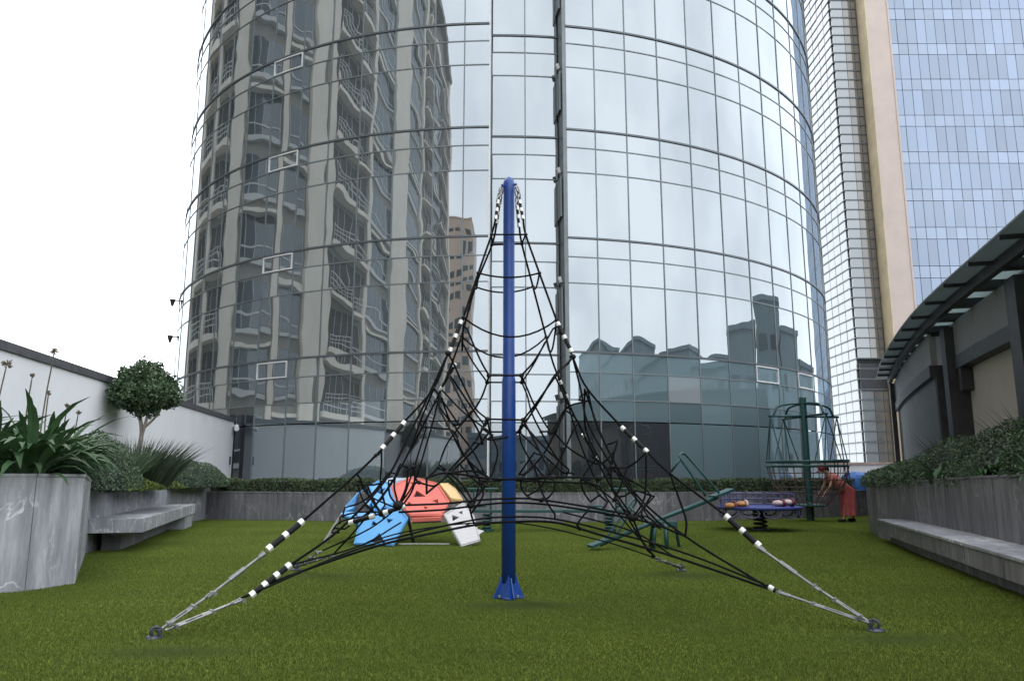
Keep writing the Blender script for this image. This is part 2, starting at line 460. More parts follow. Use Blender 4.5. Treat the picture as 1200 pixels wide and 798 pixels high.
tower = thing('glass_tower', 'tall round tower clad in curved mirror glass panes behind the lawn', 'tower', (TC.x, TC.y, 0))
LPHI = [-1.03, -4.31, -8.05, -13.14, -17.83, -22.34, -27.04, -32.5, -37.68, -42.86, -47.94, -53.21, -58.49, -64.24, -69.99, -76.71, -84.38]
CPHI = [-1.03, 3.4, 7.77]
RPHI = [8.25, 11.94, 16.11, 20.71, 25.41, 30.2, 35.0, 40.08, 45.26, 50.82, 56.57, 62.32, 68.08, 74.79, 82.46]
LPHI = LPHI[::-1]
zones = [('left', LPHI, TR), ('mid', CPHI, TR - 0.8), ('right', RPHI, TR)]
MAINZ = [5.51 + 4.1 * k for k in range(17)]
TOPZ = MAINZ[-1]
rows = [(0.55, 3.12, 0), (3.12, 3.86, 0), (3.86, 4.81, 0), (4.81, 5.51, 0)]
for k in range(1, 17):
    a, b = MAINZ[k - 1], MAINZ[k]
    rows += [(a, b - 1.65, k), (b - 1.65, b - 0.70, k), (b - 0.70, b, k)]

cm = MB(); n = 72
ring = [(TC.x + (TR - 1.25) * math.sin(2 * math.pi * k / n), TC.y - (TR - 1.25) * math.cos(2 * math.pi * k / n)) for k in range(n)]
cm.prism(ring, 0, TOPZ - 0.2); cm.build('core', M['core'], tower)

panes = []
for zn, ph, r in zones:
    for i in range(len(ph) - 1):
        for (z0, z1, k) in rows:
            c = tp((ph[i] + ph[i + 1]) / 2, r, (z0 + z1) / 2)
            nrm = Vector((c.x - TC.x, c.y - TC.y, 0)).normalized()
            d = c - EYE
            cosn = -nrm.dot(d.normalized())
            area = RAD(ph[i + 1] - ph[i]) * r * (z1 - z0) * max(0, cosn) / d.length_squared
            vis = any(in_frame(tp(p, r, z)) for p in (ph[i], ph[i + 1]) for z in (z0, z1))
            panes.append((area if (vis and cosn > 0) else 0, zn, i, ph[i], ph[i + 1], r, z0, z1, k))
panes.sort(key=lambda p: -p[0])
def pane_mb(mb, pa, pb, r, z0, z1, seg=5, tilt=True):
    gap = 0.02 / r * 57.3
    pa += gap; pb -= gap; z0 += 0.02; z1 -= 0.02
    big = (z1 - z0) > 1.5
    ta = random.gauss(0, 0.0028) * r * RAD(pb - pa) if tilt else 0
    tb = random.gauss(0, 0.0022) * (z1 - z0) if tilt else 0
    bow = random.gauss(0.0, 0.0014) if tilt else 0
    nz = 3 if big else 1
    vs, fs = [], []
    for j in range(nz + 1):
        t = j / nz
        for s_ in range(seg + 1):
            s = s_ / seg
            rr = r + ta * (s - 0.5) + tb * (t - 0.5) + bow * (4 * s * (1 - s)) * (4 * t * (1 - t) if nz > 1 else 1)
            vs.append(tp(pa + (pb - pa) * s, rr, z0 + (z1 - z0) * t))
    w = seg + 1
    for j in range(nz):
        for s_ in range(seg):
            a = j * w + s_
            fs.append((a, a + 1, a + w + 1, a + w))
    # turned edges give the pane its thickness
    b0 = len(vs)
    rim = list(range(w)) + [j * w + seg for j in range(1, nz + 1)] + [nz * w + s_ for s_ in range(seg - 1, -1, -1)] + [j * w for j in range(nz - 1, 0, -1)]
    vs += [vs[q].copy() for q in rim]
    for q in rim:
        p = vs[q]; d = Vector((TC.x - p.x, TC.y - p.y, 0)).normalized()
        vs.append(p + d * 0.04)
    m_ = len(rim)
    for q in range(m_):
        q2 = (q + 1) % m_
        fs.append((b0 + q2, b0 + q, b0 + m_ + q, b0 + m_ + q2))
    mb.add(vs, fs)
def mid_(a, b): return (a + b) / 2
def pane_kind(zn, i, pa, pb, z0, k):
    if z0 < 1:
        mid = (pa + pb) / 2
        if zn == 'left':
            if -38.5 < mid < -32: return 'glass_dark'
            if -12.5 < mid: return 'glass_dark' if i % 2 else 'glass'
            return 'glass_left'
        if zn == 'mid': return 'glass_dark'
        return 'glass_dark' if i in (0, 1, 2) else 'glass_low'
    if z0 < 5.4 and k == 0:
        if zn == 'left' and z0 < 3.5 and mid_(pa, pb) < -12.5: return 'glass_left' if mid_(pa, pb) > -32 else 'glass_dark'
        if zn == 'right': return 'glass_blind' if (i == 3 and 3.5 < z0 < 4.2) else 'glass_low'
        return 'glass'
    return 'glass'
rest = {}
for q, (area, zn, i, pa, pb, r, z0, z1, k) in enumerate(panes):
    key = pane_kind(zn, i, pa, pb, z0, k)
    if q < 300 and area > 0:
        mb = MB(); pane_mb(mb, pa, pb, r, z0, z1)
        mb.build('pane', M[key], tower, smooth=True)
    else:
        mb = rest.setdefault(key, MB()); pane_mb(mb, pa, pb, r, z0, z1, seg=4)
for key, mb in rest.items():
    stuff(mb.build('upper_panes', M[key], tower, smooth=True))
# frame: vertical mullions and the curved transoms of every storey
def arc_strip(mb, pa, pb, r0, r1, z0, z1, seg):
    vs, fs = [], []
    for s_ in range(seg + 1):
        p = pa + (pb - pa) * s_ / seg
        vs += [tp(p, r0, z0), tp(p, r1, z0), tp(p, r1, z1), tp(p, r0, z1)]
    for s_ in range(seg):
        a = s_ * 4; b = a + 4
        fs += [(a, b, b + 1, a + 1), (a + 1, b + 1, b + 2, a + 2), (a + 2, b + 2, b + 3, a + 3), (a + 3, b + 3, b, a)]
    fs += [(0, 1, 2, 3), (seg * 4 + 3, seg * 4 + 2, seg * 4 + 1, seg * 4)]
    mb.add(vs, fs)
for zn, ph, r in zones:
    for i, p in enumerate(ph):
        if zn == 'mid' and i in (0, 2): continue
        hw = 0.021 / r * 57.3
        mb = MB(); arc_strip(mb, p - hw, p + hw, r - 0.2, r + 0.022, 0.5, TOPZ, 1)
        mb.build('mullion', M['mullion'], tower)
    for k in range(17):
        for off, hh, pr, mt in ((0.0, 0.034, 0.045, 'fin'), (-0.70, 0.020, 0.022, 'mullion'), (-1.65, 0.020, 0.022, 'mullion')):
            z = MAINZ[k] + off
            mb = MB(); arc_strip(mb, ph[0], ph[-1], r - 0.19, r + pr, z - hh, z + hh, 3 * len(ph))
            mb.build('transom', M[mt], tower)
    mb = MB(); arc_strip(mb, ph[0], ph[-1], r - 0.19, r + 0.06, 0.40, 0.56, 3 * len(ph)); mb.build('sill', M['white_frame'], tower)
# the recessed middle bay: a dark service channel on the right, a pale edge on the left
mb = MB()
for (pa, ra, rb, m_, nm, th) in (((CPHI[-1] + RPHI[0]) / 2, TR - 0.95, TR + 0.02, 'mullion', 'service_channel', 0.10), (CPHI[0] - 0.1, TR - 0.9, TR + 0.05, 'white_frame', 'edge_trim', 0.055)):
    mb = MB(); hw = th / 2 / TR * 57.3
    arc_strip(mb, pa - hw, pa + hw, ra, rb, 0.5, TOPZ, 1)
    mb.build(nm, M[m_], tower)
for k in range(0, 8):
    z = 3.0 + 4.1 * k
    p = tp(CPHI[-1] + 0.02, TR - 0.45, z)
    mb = MB(); mb.box(p + Vector((-0.04, 0, 0)), (0.06, 0.55, 1.5), RAD(8)); mb.build('light_strip', M['mullion'], tower)
    mb = MB(); mb.tube([p + Vector((-0.03, -0.1, 0.95)), p + Vector((-0.09, -0.1, 1.15))], 0.07, 8); mb.build('lamp', M['white_frame'], tower)
# opened vent sashes with pale frames
LV, RV = sorted(LPHI), RPHI
va = [p for p in LV if p < -31][-1]; vb = [p for p in LV if p > va][0]
for (pa, pb, k) in ((va, vb, 0), (va, vb, 1), (va, vb, 2), (va, vb, 3), (RV[6], RV[7], 0), (RV[8], RV[9], 0)):
    z1, z0 = MAINZ[k] - 0.06, MAINZ[k] - 0.68
    mb = MB(); f = 0.04 / TR * 57.3
    arc_strip(mb, pa + 0.12, pb - 0.12, TR, TR + 0.05, z1 - 0.045, z1, 5)
    arc_strip(mb, pa + 0.12, pb - 0.12, TR, TR + 0.05, z0, z0 + 0.045, 5)
    arc_strip(mb, pa + 0.12, pa + 0.12 + f, TR, TR + 0.049, z0 + 0.045, z1 - 0.045, 1)
    arc_strip(mb, pb - 0.12 - f, pb - 0.12, TR, TR + 0.049, z0 + 0.045, z1 - 0.045, 1)
    mb.build('vent_frame', M['white_frame'], tower)
# two floodlights on stalks at the left rim
for (ph_, z) in ((-66, 9.6), (-67.5, 7.9)):
    p = tp(ph_, TR, z); q = tp(ph_ - 1, TR + 0.32, z + 0.05)
    mb = MB(); mb.tube([p, q], 0.03, 6); mb.tube([q + Vector((0, 0, 0.05)), q - Vector((0, 0, 0.28))], [0.15, 0.05], 8)
    mb.build('floodlight', M['dark_metal'], tower)

# ------------------------------------------------------------------ neighbouring towers on the right
M['pale_pane'] = glass_mat('pale_pane', (0.22, 0.24, 0.25), (0.92, 0.97, 1.0), 0.14, 0.004, 0.4)
M['reflection_pane'] = glass_mat('reflection_pane', (0.15, 0.145, 0.14), (0.95, 0.93, 0.9), 0.12, 0.006, 0.4)  # grey-brown colour paints a dark reflection on the front's right half
M['blue_pane'] = glass_mat('blue_pane', (0.135, 0.185, 0.285), (0.84, 0.92, 1.0), 0.13, 0.004, 0.35)
M['blue_pane2'] = glass_mat('blue_pane_light', (0.15, 0.20, 0.30), (0.84, 0.92, 1.0), 0.14, 0.004, 0.35)
M['tan'] = mat('tan_cladding', (0.47, 0.39, 0.345), 0.6, var=0.06, scale=0.5, bmp=0)
M['gold_light'] = mat('gold_reflected_light', (0.50, 0.42, 0.28), 0.45, metal=0.1, var=0.2, scale=0.4, bmp=0)

gt = thing('banded_tower', 'slim pale office tower banded with thin dark ledges, right of the round tower', 'tower', (39, 92, 0))
MB().bbox((37.5, 82.2, 0), (40.35, 112, 108)).build('core', M['core'], gt)
PZ = 1.12
lp, fp, fp2, bands = MB(), MB(), MB(), MB()
for k in range(96):
    z0 = 0.5 + k * PZ; z1 = z0 + PZ - 0.13
    ys_ = 82.35
    for j in range(17):
        y0 = ys_ + j * 1.7
        dx = random.gauss(0, 0.01)
        lp.bbox((37.3 + dx, y0 + 0.05, z0), (37.45, y0 + 1.65, z1))
    if not (10.2 < (z0 + z1) / 2 < 13.4):
        fp.bbox((37.42, 82.0, z0), (38.75, 82.15, z1))
        fp2.bbox((38.80, 82.01, z0), (39.75, 82.15, z1)); fp2.bbox((39.80, 82.02, z0), (40.3, 82.15, z1))
    bands.bbox((37.2, 81.93, z1), (40.33, 82.2, z1 + 0.12)); bands.bbox((37.22, 82.21, z1), (37.5, 111.4, z1 + 0.12))
stuff(lp.build('side_window_panes', M['pale_pane'], gt)); stuff(fp.build('front_window_panes', M['pale_pane'], gt)); stuff(fp2.build('painted_reflection_panes', M['reflection_pane'], gt)); stuff(bands.build('floor_ledges', M['fin'], gt))
MB().bbox((37.45, 81.95, 10.3), (40.3, 82.1, 13.3)).build('louvre_panel', M['dark_metal'], gt)

bt = thing('blue_tower', 'broad blue glass office tower with a smooth tan end pier', 'tower', (58, 96, 0))
MB().bbox((43.3, 81.3, 0), (76, 112, 110)).build('core', M['core'], bt)
MB().bbox((40.5, 80, 0), (43.1, 96, 110.5)).build('pier', M['tan'], bt)
MB().bbox((40.43, 79.96, 0), (40.497, 96, 110.4)).build('pier_side', M['gold_light'], bt)  # thin added facing; its gold colour stands for light reflected on this side
MB().bbox((42.93, 79.93, 0), (43.12, 80.3, 110.6)).build('pier_trim', M['tan'], bt)
bp_ = []
for k in range(25):
    zb = 50.3 - 11 * 4.4 + k * 4.4
    for (z0, z1, key) in ((zb - 4.4 + 0.03, zb - 1.38, 'blue_pane'), (zb - 1.32, zb - 0.03, 'blue_pane2')):
        for j in range(29):
            x0 = 43.32 + j * 1.11
            c = Vector((x0 + 0.55, 81.1, (z0 + z1) / 2)); d = c - EYE
            vis = in_frame(c, 8) and c.z > 14
            bp_.append(((z1 - z0) / d.length_squared if vis else 0, x0, z0, z1, key))
bp_.sort(key=lambda q: -q[0])
rest = {}
for q, (a, x0, z0, z1, key) in enumerate(bp_):
    dy = random.gauss(0, 0.006); tx = random.gauss(0, 0.004); tz = random.gauss(0, 0.006)
    vs = [(x0 + 0.025, 81.05 + dy - tx - tz, z0), (x0 + 1.085, 81.05 + dy + tx - tz, z0), (x0 + 1.085, 81.05 + dy + tx + tz, z1), (x0 + 0.025, 81.05 + dy - tx + tz, z1)]
    vs += [(p[0], 81.2, p[2]) for p in vs]
    fs = [(0, 1, 2, 3), (0, 4, 5, 1), (1, 5, 6, 2), (2, 6, 7, 3), (3, 7, 4, 0)]
    if q < 300 and a > 0: MB().add(vs, fs).build('pane', M[key], bt)
    else: rest.setdefault(key, MB()).add(vs, fs)
for key, mb in rest.items(): stuff(mb.build('further_panes', M[key], bt))
# ------------------------------------------------------------------ buildings behind the camera, seen mirrored in the tower
M['beige'] = mat('beige_render', (0.76, 0.70, 0.60), 0.8, var=0.08, scale=0.3, bmp=0)
M['taupe'] = mat('taupe_render', (0.29, 0.265, 0.23), 0.8, var=0.1, scale=0.3, bmp=0)
M['win'] = glass_mat('flat_window', (0.035, 0.042, 0.05), (0.9, 0.95, 1), 0.10, 0.004, 0.5)
M['rail'] = mat('pale_rail', (0.55, 0.55, 0.54), 0.6, var=0.05, bmp=0)
M['brownwin'] = mat('brown_recess', (0.055, 0.042, 0.038), 0.7, var=0.3, scale=0.4, bmp=0)
M['peach'] = mat('peach_render', (0.62, 0.46, 0.36), 0.8, var=0.06, scale=0.2, bmp=0)
M['slate'] = mat('slate_facade', (0.14, 0.195, 0.225), 0.6, var=0.12, scale=0.3, bmp=0)

AX = -45.0
ab = thing('apartment_block', 'long beige apartment block with balconies, mirrored in the round tower', 'building', (AX, 0, 0))
AH = 96
MB().bbox((AX - 16, -112, 0), (AX - 0.6, 58.4, AH)).build('wall', M['taupe'], ab)
MB().bbox((AX - 16.6, -113, AH - 2.6), (AX + 2.4, 58.6, AH - 0.4)).build('eaves', M['taupe'], ab)
MB().bbox((AX - 16, -112.6, AH - 12), (AX + 1.2, 58.5, AH - 10.6)).build('cornice', M['beige'], ab)
for y0, y1, pr in ((55.5, 58.39, 0.9), (34.2, 38.8, 1.0), (46.5, 47.6, 0.5), (19.5, 21.2, 0.5), (6.6, 11.4, 1.6), (2.4, 4.6, 0.8), (-16.5, -14.8, 0.5), (-41.5, -30, 1.8), (-61, -59, 0.6), (-112, -108, 1.2)):
    MB().bbox((AX - 0.7, y0, 0), (AX + pr, y1, AH - 2.7)).build('pilaster', M['beige'], ab)
FL = 5.6
slab, wins, fr, rails, rec = MB(), MB(), MB(), MB(), MB()
bays = [(-107, -90, 1), (-89, -75, 0), (-74, -62, 1), (-58, -42.5, 0), (-29.5, -17, 0), (-14.4, 2, 1), (11.8, 19.2, 0), (21.5, 33.8, 0), (39.2, 46.2, 1), (48, 55, 1)]
for k in range(15):
    z = 1.2 + k * FL
    for bi, (lo, hi, bal) in enumerate(bays):
        if bal:
            rec.bbox((AX - 0.62, lo + 0.3, z + 0.5), (AX - 0.5, hi - 0.3, z + 4.7))
            slab.bbox((AX - 0.6, lo, z - 0.2), (AX + 1.6, hi, z + 0.35))
            for r_ in (0.9, 1.4, 1.9): rails.bbox((AX + 1.5, lo + 0.05, z + r_), (AX + 1.6, hi - 0.05, z + r_ + 0.09))
            n_ = max(3, int((hi - lo) / 2.4))
            for q in range(n_ + 1):
                yy = lo + 0.1 + (hi - lo - 0.2) * q / n_
                rails.bbox((AX + 1.5, yy - 0.06, z + 0.3), (AX + 1.6, yy + 0.06, z + 1.95))
                fr.bbox((AX - 0.6, yy - 0.08, z + 0.5), (AX - 0.42, yy + 0.08, z + 4.7))
        else:
            wins.bbox((AX - 0.62, lo + 0.4, z + 1.3), (AX - 0.45, hi - 0.4, z + 5.0))
            fr.bbox((AX - 0.6, lo + 0.2, z + 0.75), (AX - 0.1, hi - 0.2, z + 1.2))
            fr.bbox((AX - 0.6, lo + 0.2, z + 2.2), (AX - 0.36, hi - 0.2, z + 2.36))
            n_ = max(2, int((hi - lo) / 2.6))
            for q in range(0, n_ + 1):
                yy = lo + 0.4 + (hi - lo - 0.8) * q / n_
                fr.bbox((AX - 0.6, yy - 0.09, z + 1.3), (AX - 0.37, yy + 0.09, z + 5.0))
            if (k + bi) % 2 == 0: slab.bbox((AX - 0.6, lo, z + 5.02), (AX + 0.5, hi, z + 5.4))
for nm, mb, mt in (('balcony_slabs', slab, 'beige'), ('windows', wins, 'win'), ('window_frames', fr, 'rail'), ('balcony_rails', rails, 'rail'), ('balcony_recesses', rec, 'brownwin')):
    stuff(mb.build(nm, M[mt], ab))

def plain_block(name, label, x0, x1, y0, y1, h, wall, wcol, fl=3.6, bayw=4.0, z0=0):
    t = thing(name, label, 'building', ((x0 + x1) / 2, (y0 + y1) / 2, 0))
    MB().bbox((x0, y0, z0), (x1, y1, h)).build('wall', M[wall], t)
    MB().bbox((x0 - 0.3, y0 - 0.3, h), (x1 + 0.3, y1 + 0.3, h + 0.6)).build('parapet', M[wall], t)
    mb = MB()
    for k in range(int((h - 1) / fl)):
        z = 1 + k * fl
        n_ = max(1, int((x1 - x0) / bayw))
        for j in range(n_):
            a = x0 + (x1 - x0) * (j + 0.15) / n_; b = x0 + (x1 - x0) * (j + 0.85) / n_
            mb.bbox((a, y1 - 0.1, z + 0.8), (b, y1 + 0.06, z + 2.6))
        n_ = max(1, int((y1 - y0) / bayw))
        for j in range(n_):
            a = y0 + (y1 - y0) * (j + 0.15) / n_; b = y0 + (y1 - y0) * (j + 0.85) / n_
            mb.bbox((x0 - 0.06, a, z + 0.8), (x0 + 0.1, b, z + 2.6)); mb.bbox((x1 - 0.1, a, z + 0.8), (x1 + 0.06, b, z + 2.6))
    stuff(mb.build('windows', M[wcol], t))
    return t
plain_block('office_building', 'peach office building with banded windows far behind the terrace', -62, -26, -150, -130, 66, 'peach', 'win', 4.2, 6)
plain_block('low_building', 'long low slate building across the street behind the camera', -18, 34, -78, -66, 6.5, 'slate', 'win', 4, 5)
for (y0, y1, h, d, lb_) in ((-104, -72, 26, 18, 'tallest slate grey block far down the street on the right'), (-71.5, -34, 20, 14, 'slate grey block on the street corner behind the camera to the right'),
                            (-33.5, -2, 15.6, 14, 'slate grey block across from the near end of the pavilion'), (-1.5, 14.5, 13.2, 14, 'lowest slate grey block across from the pavilion'),
                            (15, 28, 16.3, 14, 'slate grey block left of the tower-like slate block'), (28.5, 40, 19, 12, 'narrow tower-like slate block right of the terrace'),
                            (40.5, 52, 16, 14, 'slate grey block right of the tower-like slate block'), (52.5, 66, 13, 14, 'flat slate grey block at the far end of the right street')):
    plain_block('slate_building', lb_, 60, 60 + d, y0, y1, h, 'slate', 'win', 4, 5)

# ------------------------------------------------------------------ stone walls, planters and benches
def offs(a, b, d):
    t = (b - a).normalized(); n_ = Vector((t.y, -t.x)); return n_ * d      # to the right of a->b
def stone_wall(root, pts, thick, pw, mt='stone', cope=True, core=True, z0=-0.02, side=1):
    """pts: plan points with top height; panels on the right-hand side of the path"""
    for i in range(len(pts) - 1):
        a, b = Vector(pts[i][:2]), Vector(pts[i + 1][:2]); za, zb = pts[i][2], pts[i + 1][2]
        Lh = (b - a).length; n_ = max(1, round(Lh / pw)); o = offs(a, b, 1)
        if core:
            p, q = a - o * 0.05, b - o * 0.05; r_, s_ = b - o * thick, a - o * thick
            MB().prism([p[:], q[:], r_[:], s_[:]][::-1], z0, [za - 0.03, zb - 0.03, zb - 0.03, za - 0.03][::-1]).build('wall_core', M['coping'], root)
        for k in range(n_):
            t0, t1 = k / n_, (k + 1) / n_
            g_ = 0.005 / Lh
            p, q = a.lerp(b, t0 + g_), a.lerp(b, t1 - g_)
            pr = random.uniform(-0.003, 0.003)
            p1, q1 = p + o * pr, q + o * pr; p2, q2 = p - o * 0.048, q - o * 0.048
            zp, zq = za + (zb - za) * t0, za + (zb - za) * t1
            MB().prism([p1[:], p2[:], q2[:], q1[:]], z0, [zp - 0.035, zp - 0.035, zq - 0.035, zq - 0.035]).build('stone_panel', M[mt], root)
            if cope:
                p1, q1 = p + o * 0.012, q + o * 0.012; p2, q2 = p - o * thick, q - o * thick
                MB().prism([p1[:], p2[:], q2[:], q1[:]], [zp - 0.033, zp - 0.033, zq - 0.033, zq - 0.033], [zp, zp, zq, zq]).build('coping_stone', M[mt], root)

# left planter: near block, then a long wall stepping back behind the bench
lpw = thing('stone_planter', 'grey veined stone planter along the left side, full of strap-leaved plants', 'planter', (-7.5, 15, 0))
LW = [(-9.6, 26.0, 1.02), (-9.05, 21, 1.05), (-8.1, 17, 1.10), (-7.05, 13.1, 1.19), (-5.24, 9.58, 1.285), (-5.45, 8.95, 1.29), (-5.9, 8.72, 1.29), (-9.5, 8.2, 1.29)]
LW = [(p[0], p[1], p[2]) for p in LW]
stone_wall(lpw, LW[::-1], 0.28, 1.15)
MB().prism([(-9.4, 8.6), (-5.75, 9.0), (-7.3, 13.1), (-8.4, 17), (-9.3, 21), (-9.8, 25.8), (-10.2, 25.8), (-10.0, 8.6)], 0.3, 1.0).build('soil', M['soil'], lpw)

# floating bench slab on the left wall
lb = thing('stone_bench', 'floating grey stone bench built against the left planter wall', 'bench', (-7.0, 17, 0))
ba, bb = Vector((-6.25, 13.35)), Vector((-8.3, 20.6)); bt_ = (bb - ba); nb = 5
o_ = Vector((-bt_.normalized().y, bt_.normalized().x))
for k in range(nb):
    p, q = ba.lerp(bb, k / nb + 0.001), ba.lerp(bb, (k + 1) / nb - 0.001)
    w_ = 0.9
    MB().prism([p[:], q[:], (q + o_ * w_)[:], (p + o_ * w_)[:]], 0.33, 0.56).build('seat_slab', M['stone'], lb, bevel=0.008)
p, q = ba.lerp(bb, 0.07) + o_ * 0.42, ba.lerp(bb, 0.80) + o_ * 0.42
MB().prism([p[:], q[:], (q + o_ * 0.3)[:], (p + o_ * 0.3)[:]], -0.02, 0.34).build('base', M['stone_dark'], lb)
p, q = ba.lerp(bb, 0.80) + o_ * 0.06, ba.lerp(bb, 1.0) + o_ * 0.06
MB().prism([p[:], q[:], (q + o_ * 0.7)[:], (p + o_ * 0.7)[:]], -0.02, 0.325).build('base', M['stone'], lb)

# right planter and bench
rpw = thing('stone_planter', 'darker grey stone planter along the right side below the pavilion', 'planter', (7.2, 13, 0))
RW = [(4.75, 4.2, 1.33), (5.8, 8.2, 1.31), (6.75, 11.6, 1.26), (7.62, 15.0, 1.18), (7.72, 16.6, 1.15), (8.6, 19.0, 1.12)]
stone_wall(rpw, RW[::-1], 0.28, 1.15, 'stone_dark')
MB().prism([(5.1, 4.2), (10.2, 4.2), (12, 19.5), (8.9, 19.0), (8.0, 16.6), (7.9, 15), (7.1, 11.6), (6.1, 8.2)], 0.3, 1.0).build('soil', M['soil'], rpw)
rb = thing('stone_bench', 'long floating grey stone bench along the right planter wall', 'bench', (6, 9, 0))
ba, bb = Vector((4.15, 4.4)), Vector((7.25, 15.6)); bt_ = bb - ba; nb = 8
o_ = Vector((bt_.normalized().y, -bt_.normalized().x))
for k in range(nb):
    p, q = ba.lerp(bb, k / nb + 0.001), ba.lerp(bb, (k + 1) / nb - 0.001)
    MB().prism([p[:], (p + o_ * 0.75)[:], (q + o_ * 0.75)[:], q[:]], 0.17, 0.40).build('seat_front', M['stone_dark'], rb, bevel=0.006)  # shade on the bench front is put in by the darker stone colour
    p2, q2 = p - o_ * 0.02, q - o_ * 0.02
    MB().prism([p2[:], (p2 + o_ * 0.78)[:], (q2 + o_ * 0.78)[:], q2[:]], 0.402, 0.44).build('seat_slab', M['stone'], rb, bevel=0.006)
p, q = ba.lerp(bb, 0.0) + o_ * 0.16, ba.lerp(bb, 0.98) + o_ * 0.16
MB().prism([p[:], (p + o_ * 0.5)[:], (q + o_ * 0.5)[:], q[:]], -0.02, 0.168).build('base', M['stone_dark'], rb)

# curved planter wall and hedge at the foot of the tower
bw = thing('back_planter', 'low curved grey stone planter wall across the back of the lawn', 'planter', (0, 22.1, 0))
RB = 20.9
def bpnt(phi, r): a = RAD(phi); return (TC.x + r * math.sin(a), TC.y - r * math.cos(a))
ph0, ph1, npan = -27.5, 36.0, 20
pts = [(*bpnt(ph0 + (ph1 - ph0) * k / npan, RB), 0.82) for k in range(npan + 1)]
stone_wall(bw, pts, 0.25, 1.2, 'stone_dark')
mb = MB(); arc_strip(mb, ph0, ph1, RB - 2.9, RB - 0.25, 0.2, 0.7, 40); mb.build('soil', M['soil'], bw)

# tall white wall on the left with a dark coping
ww = thing('white_wall', 'tall white rendered wall with dark coping along the left edge', 'wall', (-9, 15, 0))
WA, WB = Vector((-7.2, 4.0)), Vector((-10.42, 28.9))
o_ = offs(WA, WB, 1)
def wallseg(t0, t1, z0, z1, d0, d1, nm, mt):
    p, q = WA.lerp(WB, t0), WA.lerp(WB, t1)
    MB().prism([(p + o_ * d0)[:], (q + o_ * d0)[:], (q + o_ * d1)[:], (p + o_ * d1)[:]], z0, z1).build(nm, M[mt], ww)
wallseg(0, 1, 0, 3.28, 0, -0.3, 'render', 'stucco')
nw = 9
for k in range(nw): wallseg(k / nw + 0.0002, (k + 1) / nw - 0.0002, 3.282, 3.43, 0.05, -0.36, 'coping', 'coping')
MB().bbox((WB.x - 0.32, WB.y + 0.002, 0), (WB.x + 0.01, WB.y + 0.14, 3.25)).build('end_post', M['dark_metal'], ww)
cc = WB + o_ * 0.22
cm_ = thing('security_camera', 'small white security camera under the end of the white wall coping', 'camera', (WB.x + 0.15, WB.y - 0.25, 2.98))
MB().tube([(WB.x + 0.0, WB.y - 0.2, 3.12), (WB.x + 0.2, WB.y - 0.25, 3.12)], 0.035, 8).build('bracket', M['white_frame'], cm_)
MB().tube([(WB.x + 0.12, WB.y - 0.05, 3.12), (WB.x + 0.28, WB.y - 0.48, 3.0)], 0.085, 10).build('housing', M['white_frame'], cm_)
pp = WA.lerp(WB, 0.985) + o_ * 0.015
ic = MB().box((pp.x, pp.y, 1.85), (0.05, 0.12, 0.3), 0.13).build('door_intercom', M['dark_metal'], bevel=0.006)
tag(ic, 'small dark intercom box fixed near the end of the white wall', 'intercom')

# ------------------------------------------------------------------ pavilion with glazed canopy on the right
M['panel'] = mat('grey_fascia', (0.30, 0.30, 0.33), 0.6, var=0.06, scale=0.8, bmp=0.02)
M['beigewall'] = mat('pale_render', (0.62, 0.58, 0.55), 0.85, var=0.05, scale=0.8, bmp=0.05)
def canopy_mat(nm, g_):
    m, n, l, b = new_mat(nm)
    c = ramp(n, l, tex(n, l, 55, 2), [(0.35, (g_ * 0.85, g_ * 0.97, g_ * 0.97)), (0.65, (g_ * 1.1, g_ * 1.25, g_ * 1.25))])
    l.new(c, b.inputs['Base Color']); b.inputs['Roughness'].default_value = 0.25
    tr = n.new('ShaderNodeBsdfTranslucent'); l.new(c, tr.inputs['Color'])
    mx = n.new('ShaderNodeMixShader'); mx.inputs['Fac'].default_value = 0.6
    l.new(b.outputs[0], mx.inputs[1]); l.new(tr.outputs[0], mx.inputs[2]); l.new(mx.outputs[0], n['Material Output'].inputs['Surface'])
    return m
M['canopy'] = canopy_mat('canopy_glass', 0.24)
M['canopy_light'] = canopy_mat('canopy_clear_glass', 0.55)
pv = thing('pavilion', 'dark steel pavilion with a curved glass canopy at the right edge', 'pavilion', (10, 16, 0))
edge = spline([Vector((5.9, 5.4, 0)), Vector((7.4, 10.7, 0)), Vector((9.3, 17.4, 0)), Vector((11.9, 24.4, 0)), Vector((14.3, 30.0, 0))], 24)
acc = [0.0]
for i in range(1, len(edge)): acc.append(acc[-1] + (edge[i] - edge[i - 1]).length)
def epoint(s, d=0.0):
    s = max(0, min(acc[-1] - 1e-4, s))
    i = max(j for j in range(len(acc)) if acc[j] <= s); i = min(i, len(edge) - 2)
    t = (s - acc[i]) / (acc[i + 1] - acc[i]); p = edge[i].lerp(edge[i + 1], t)
    tg = (edge[i + 1] - edge[i]).normalized(); nr = Vector((tg.y, -tg.x, 0))
    return p + nr * d
def eseg(mb, s0, s1, d0, d1, z0, z1):
    a, b, c, d = epoint(s0, d0), epoint(s0, d1), epoint(s1, d1), epoint(s1, d0)
    mb.prism([a[:2], b[:2], c[:2], d[:2]], z0, z1); return mb
CZ = 5.0; pitch = 1.62; npn = int(acc[-1] / pitch)
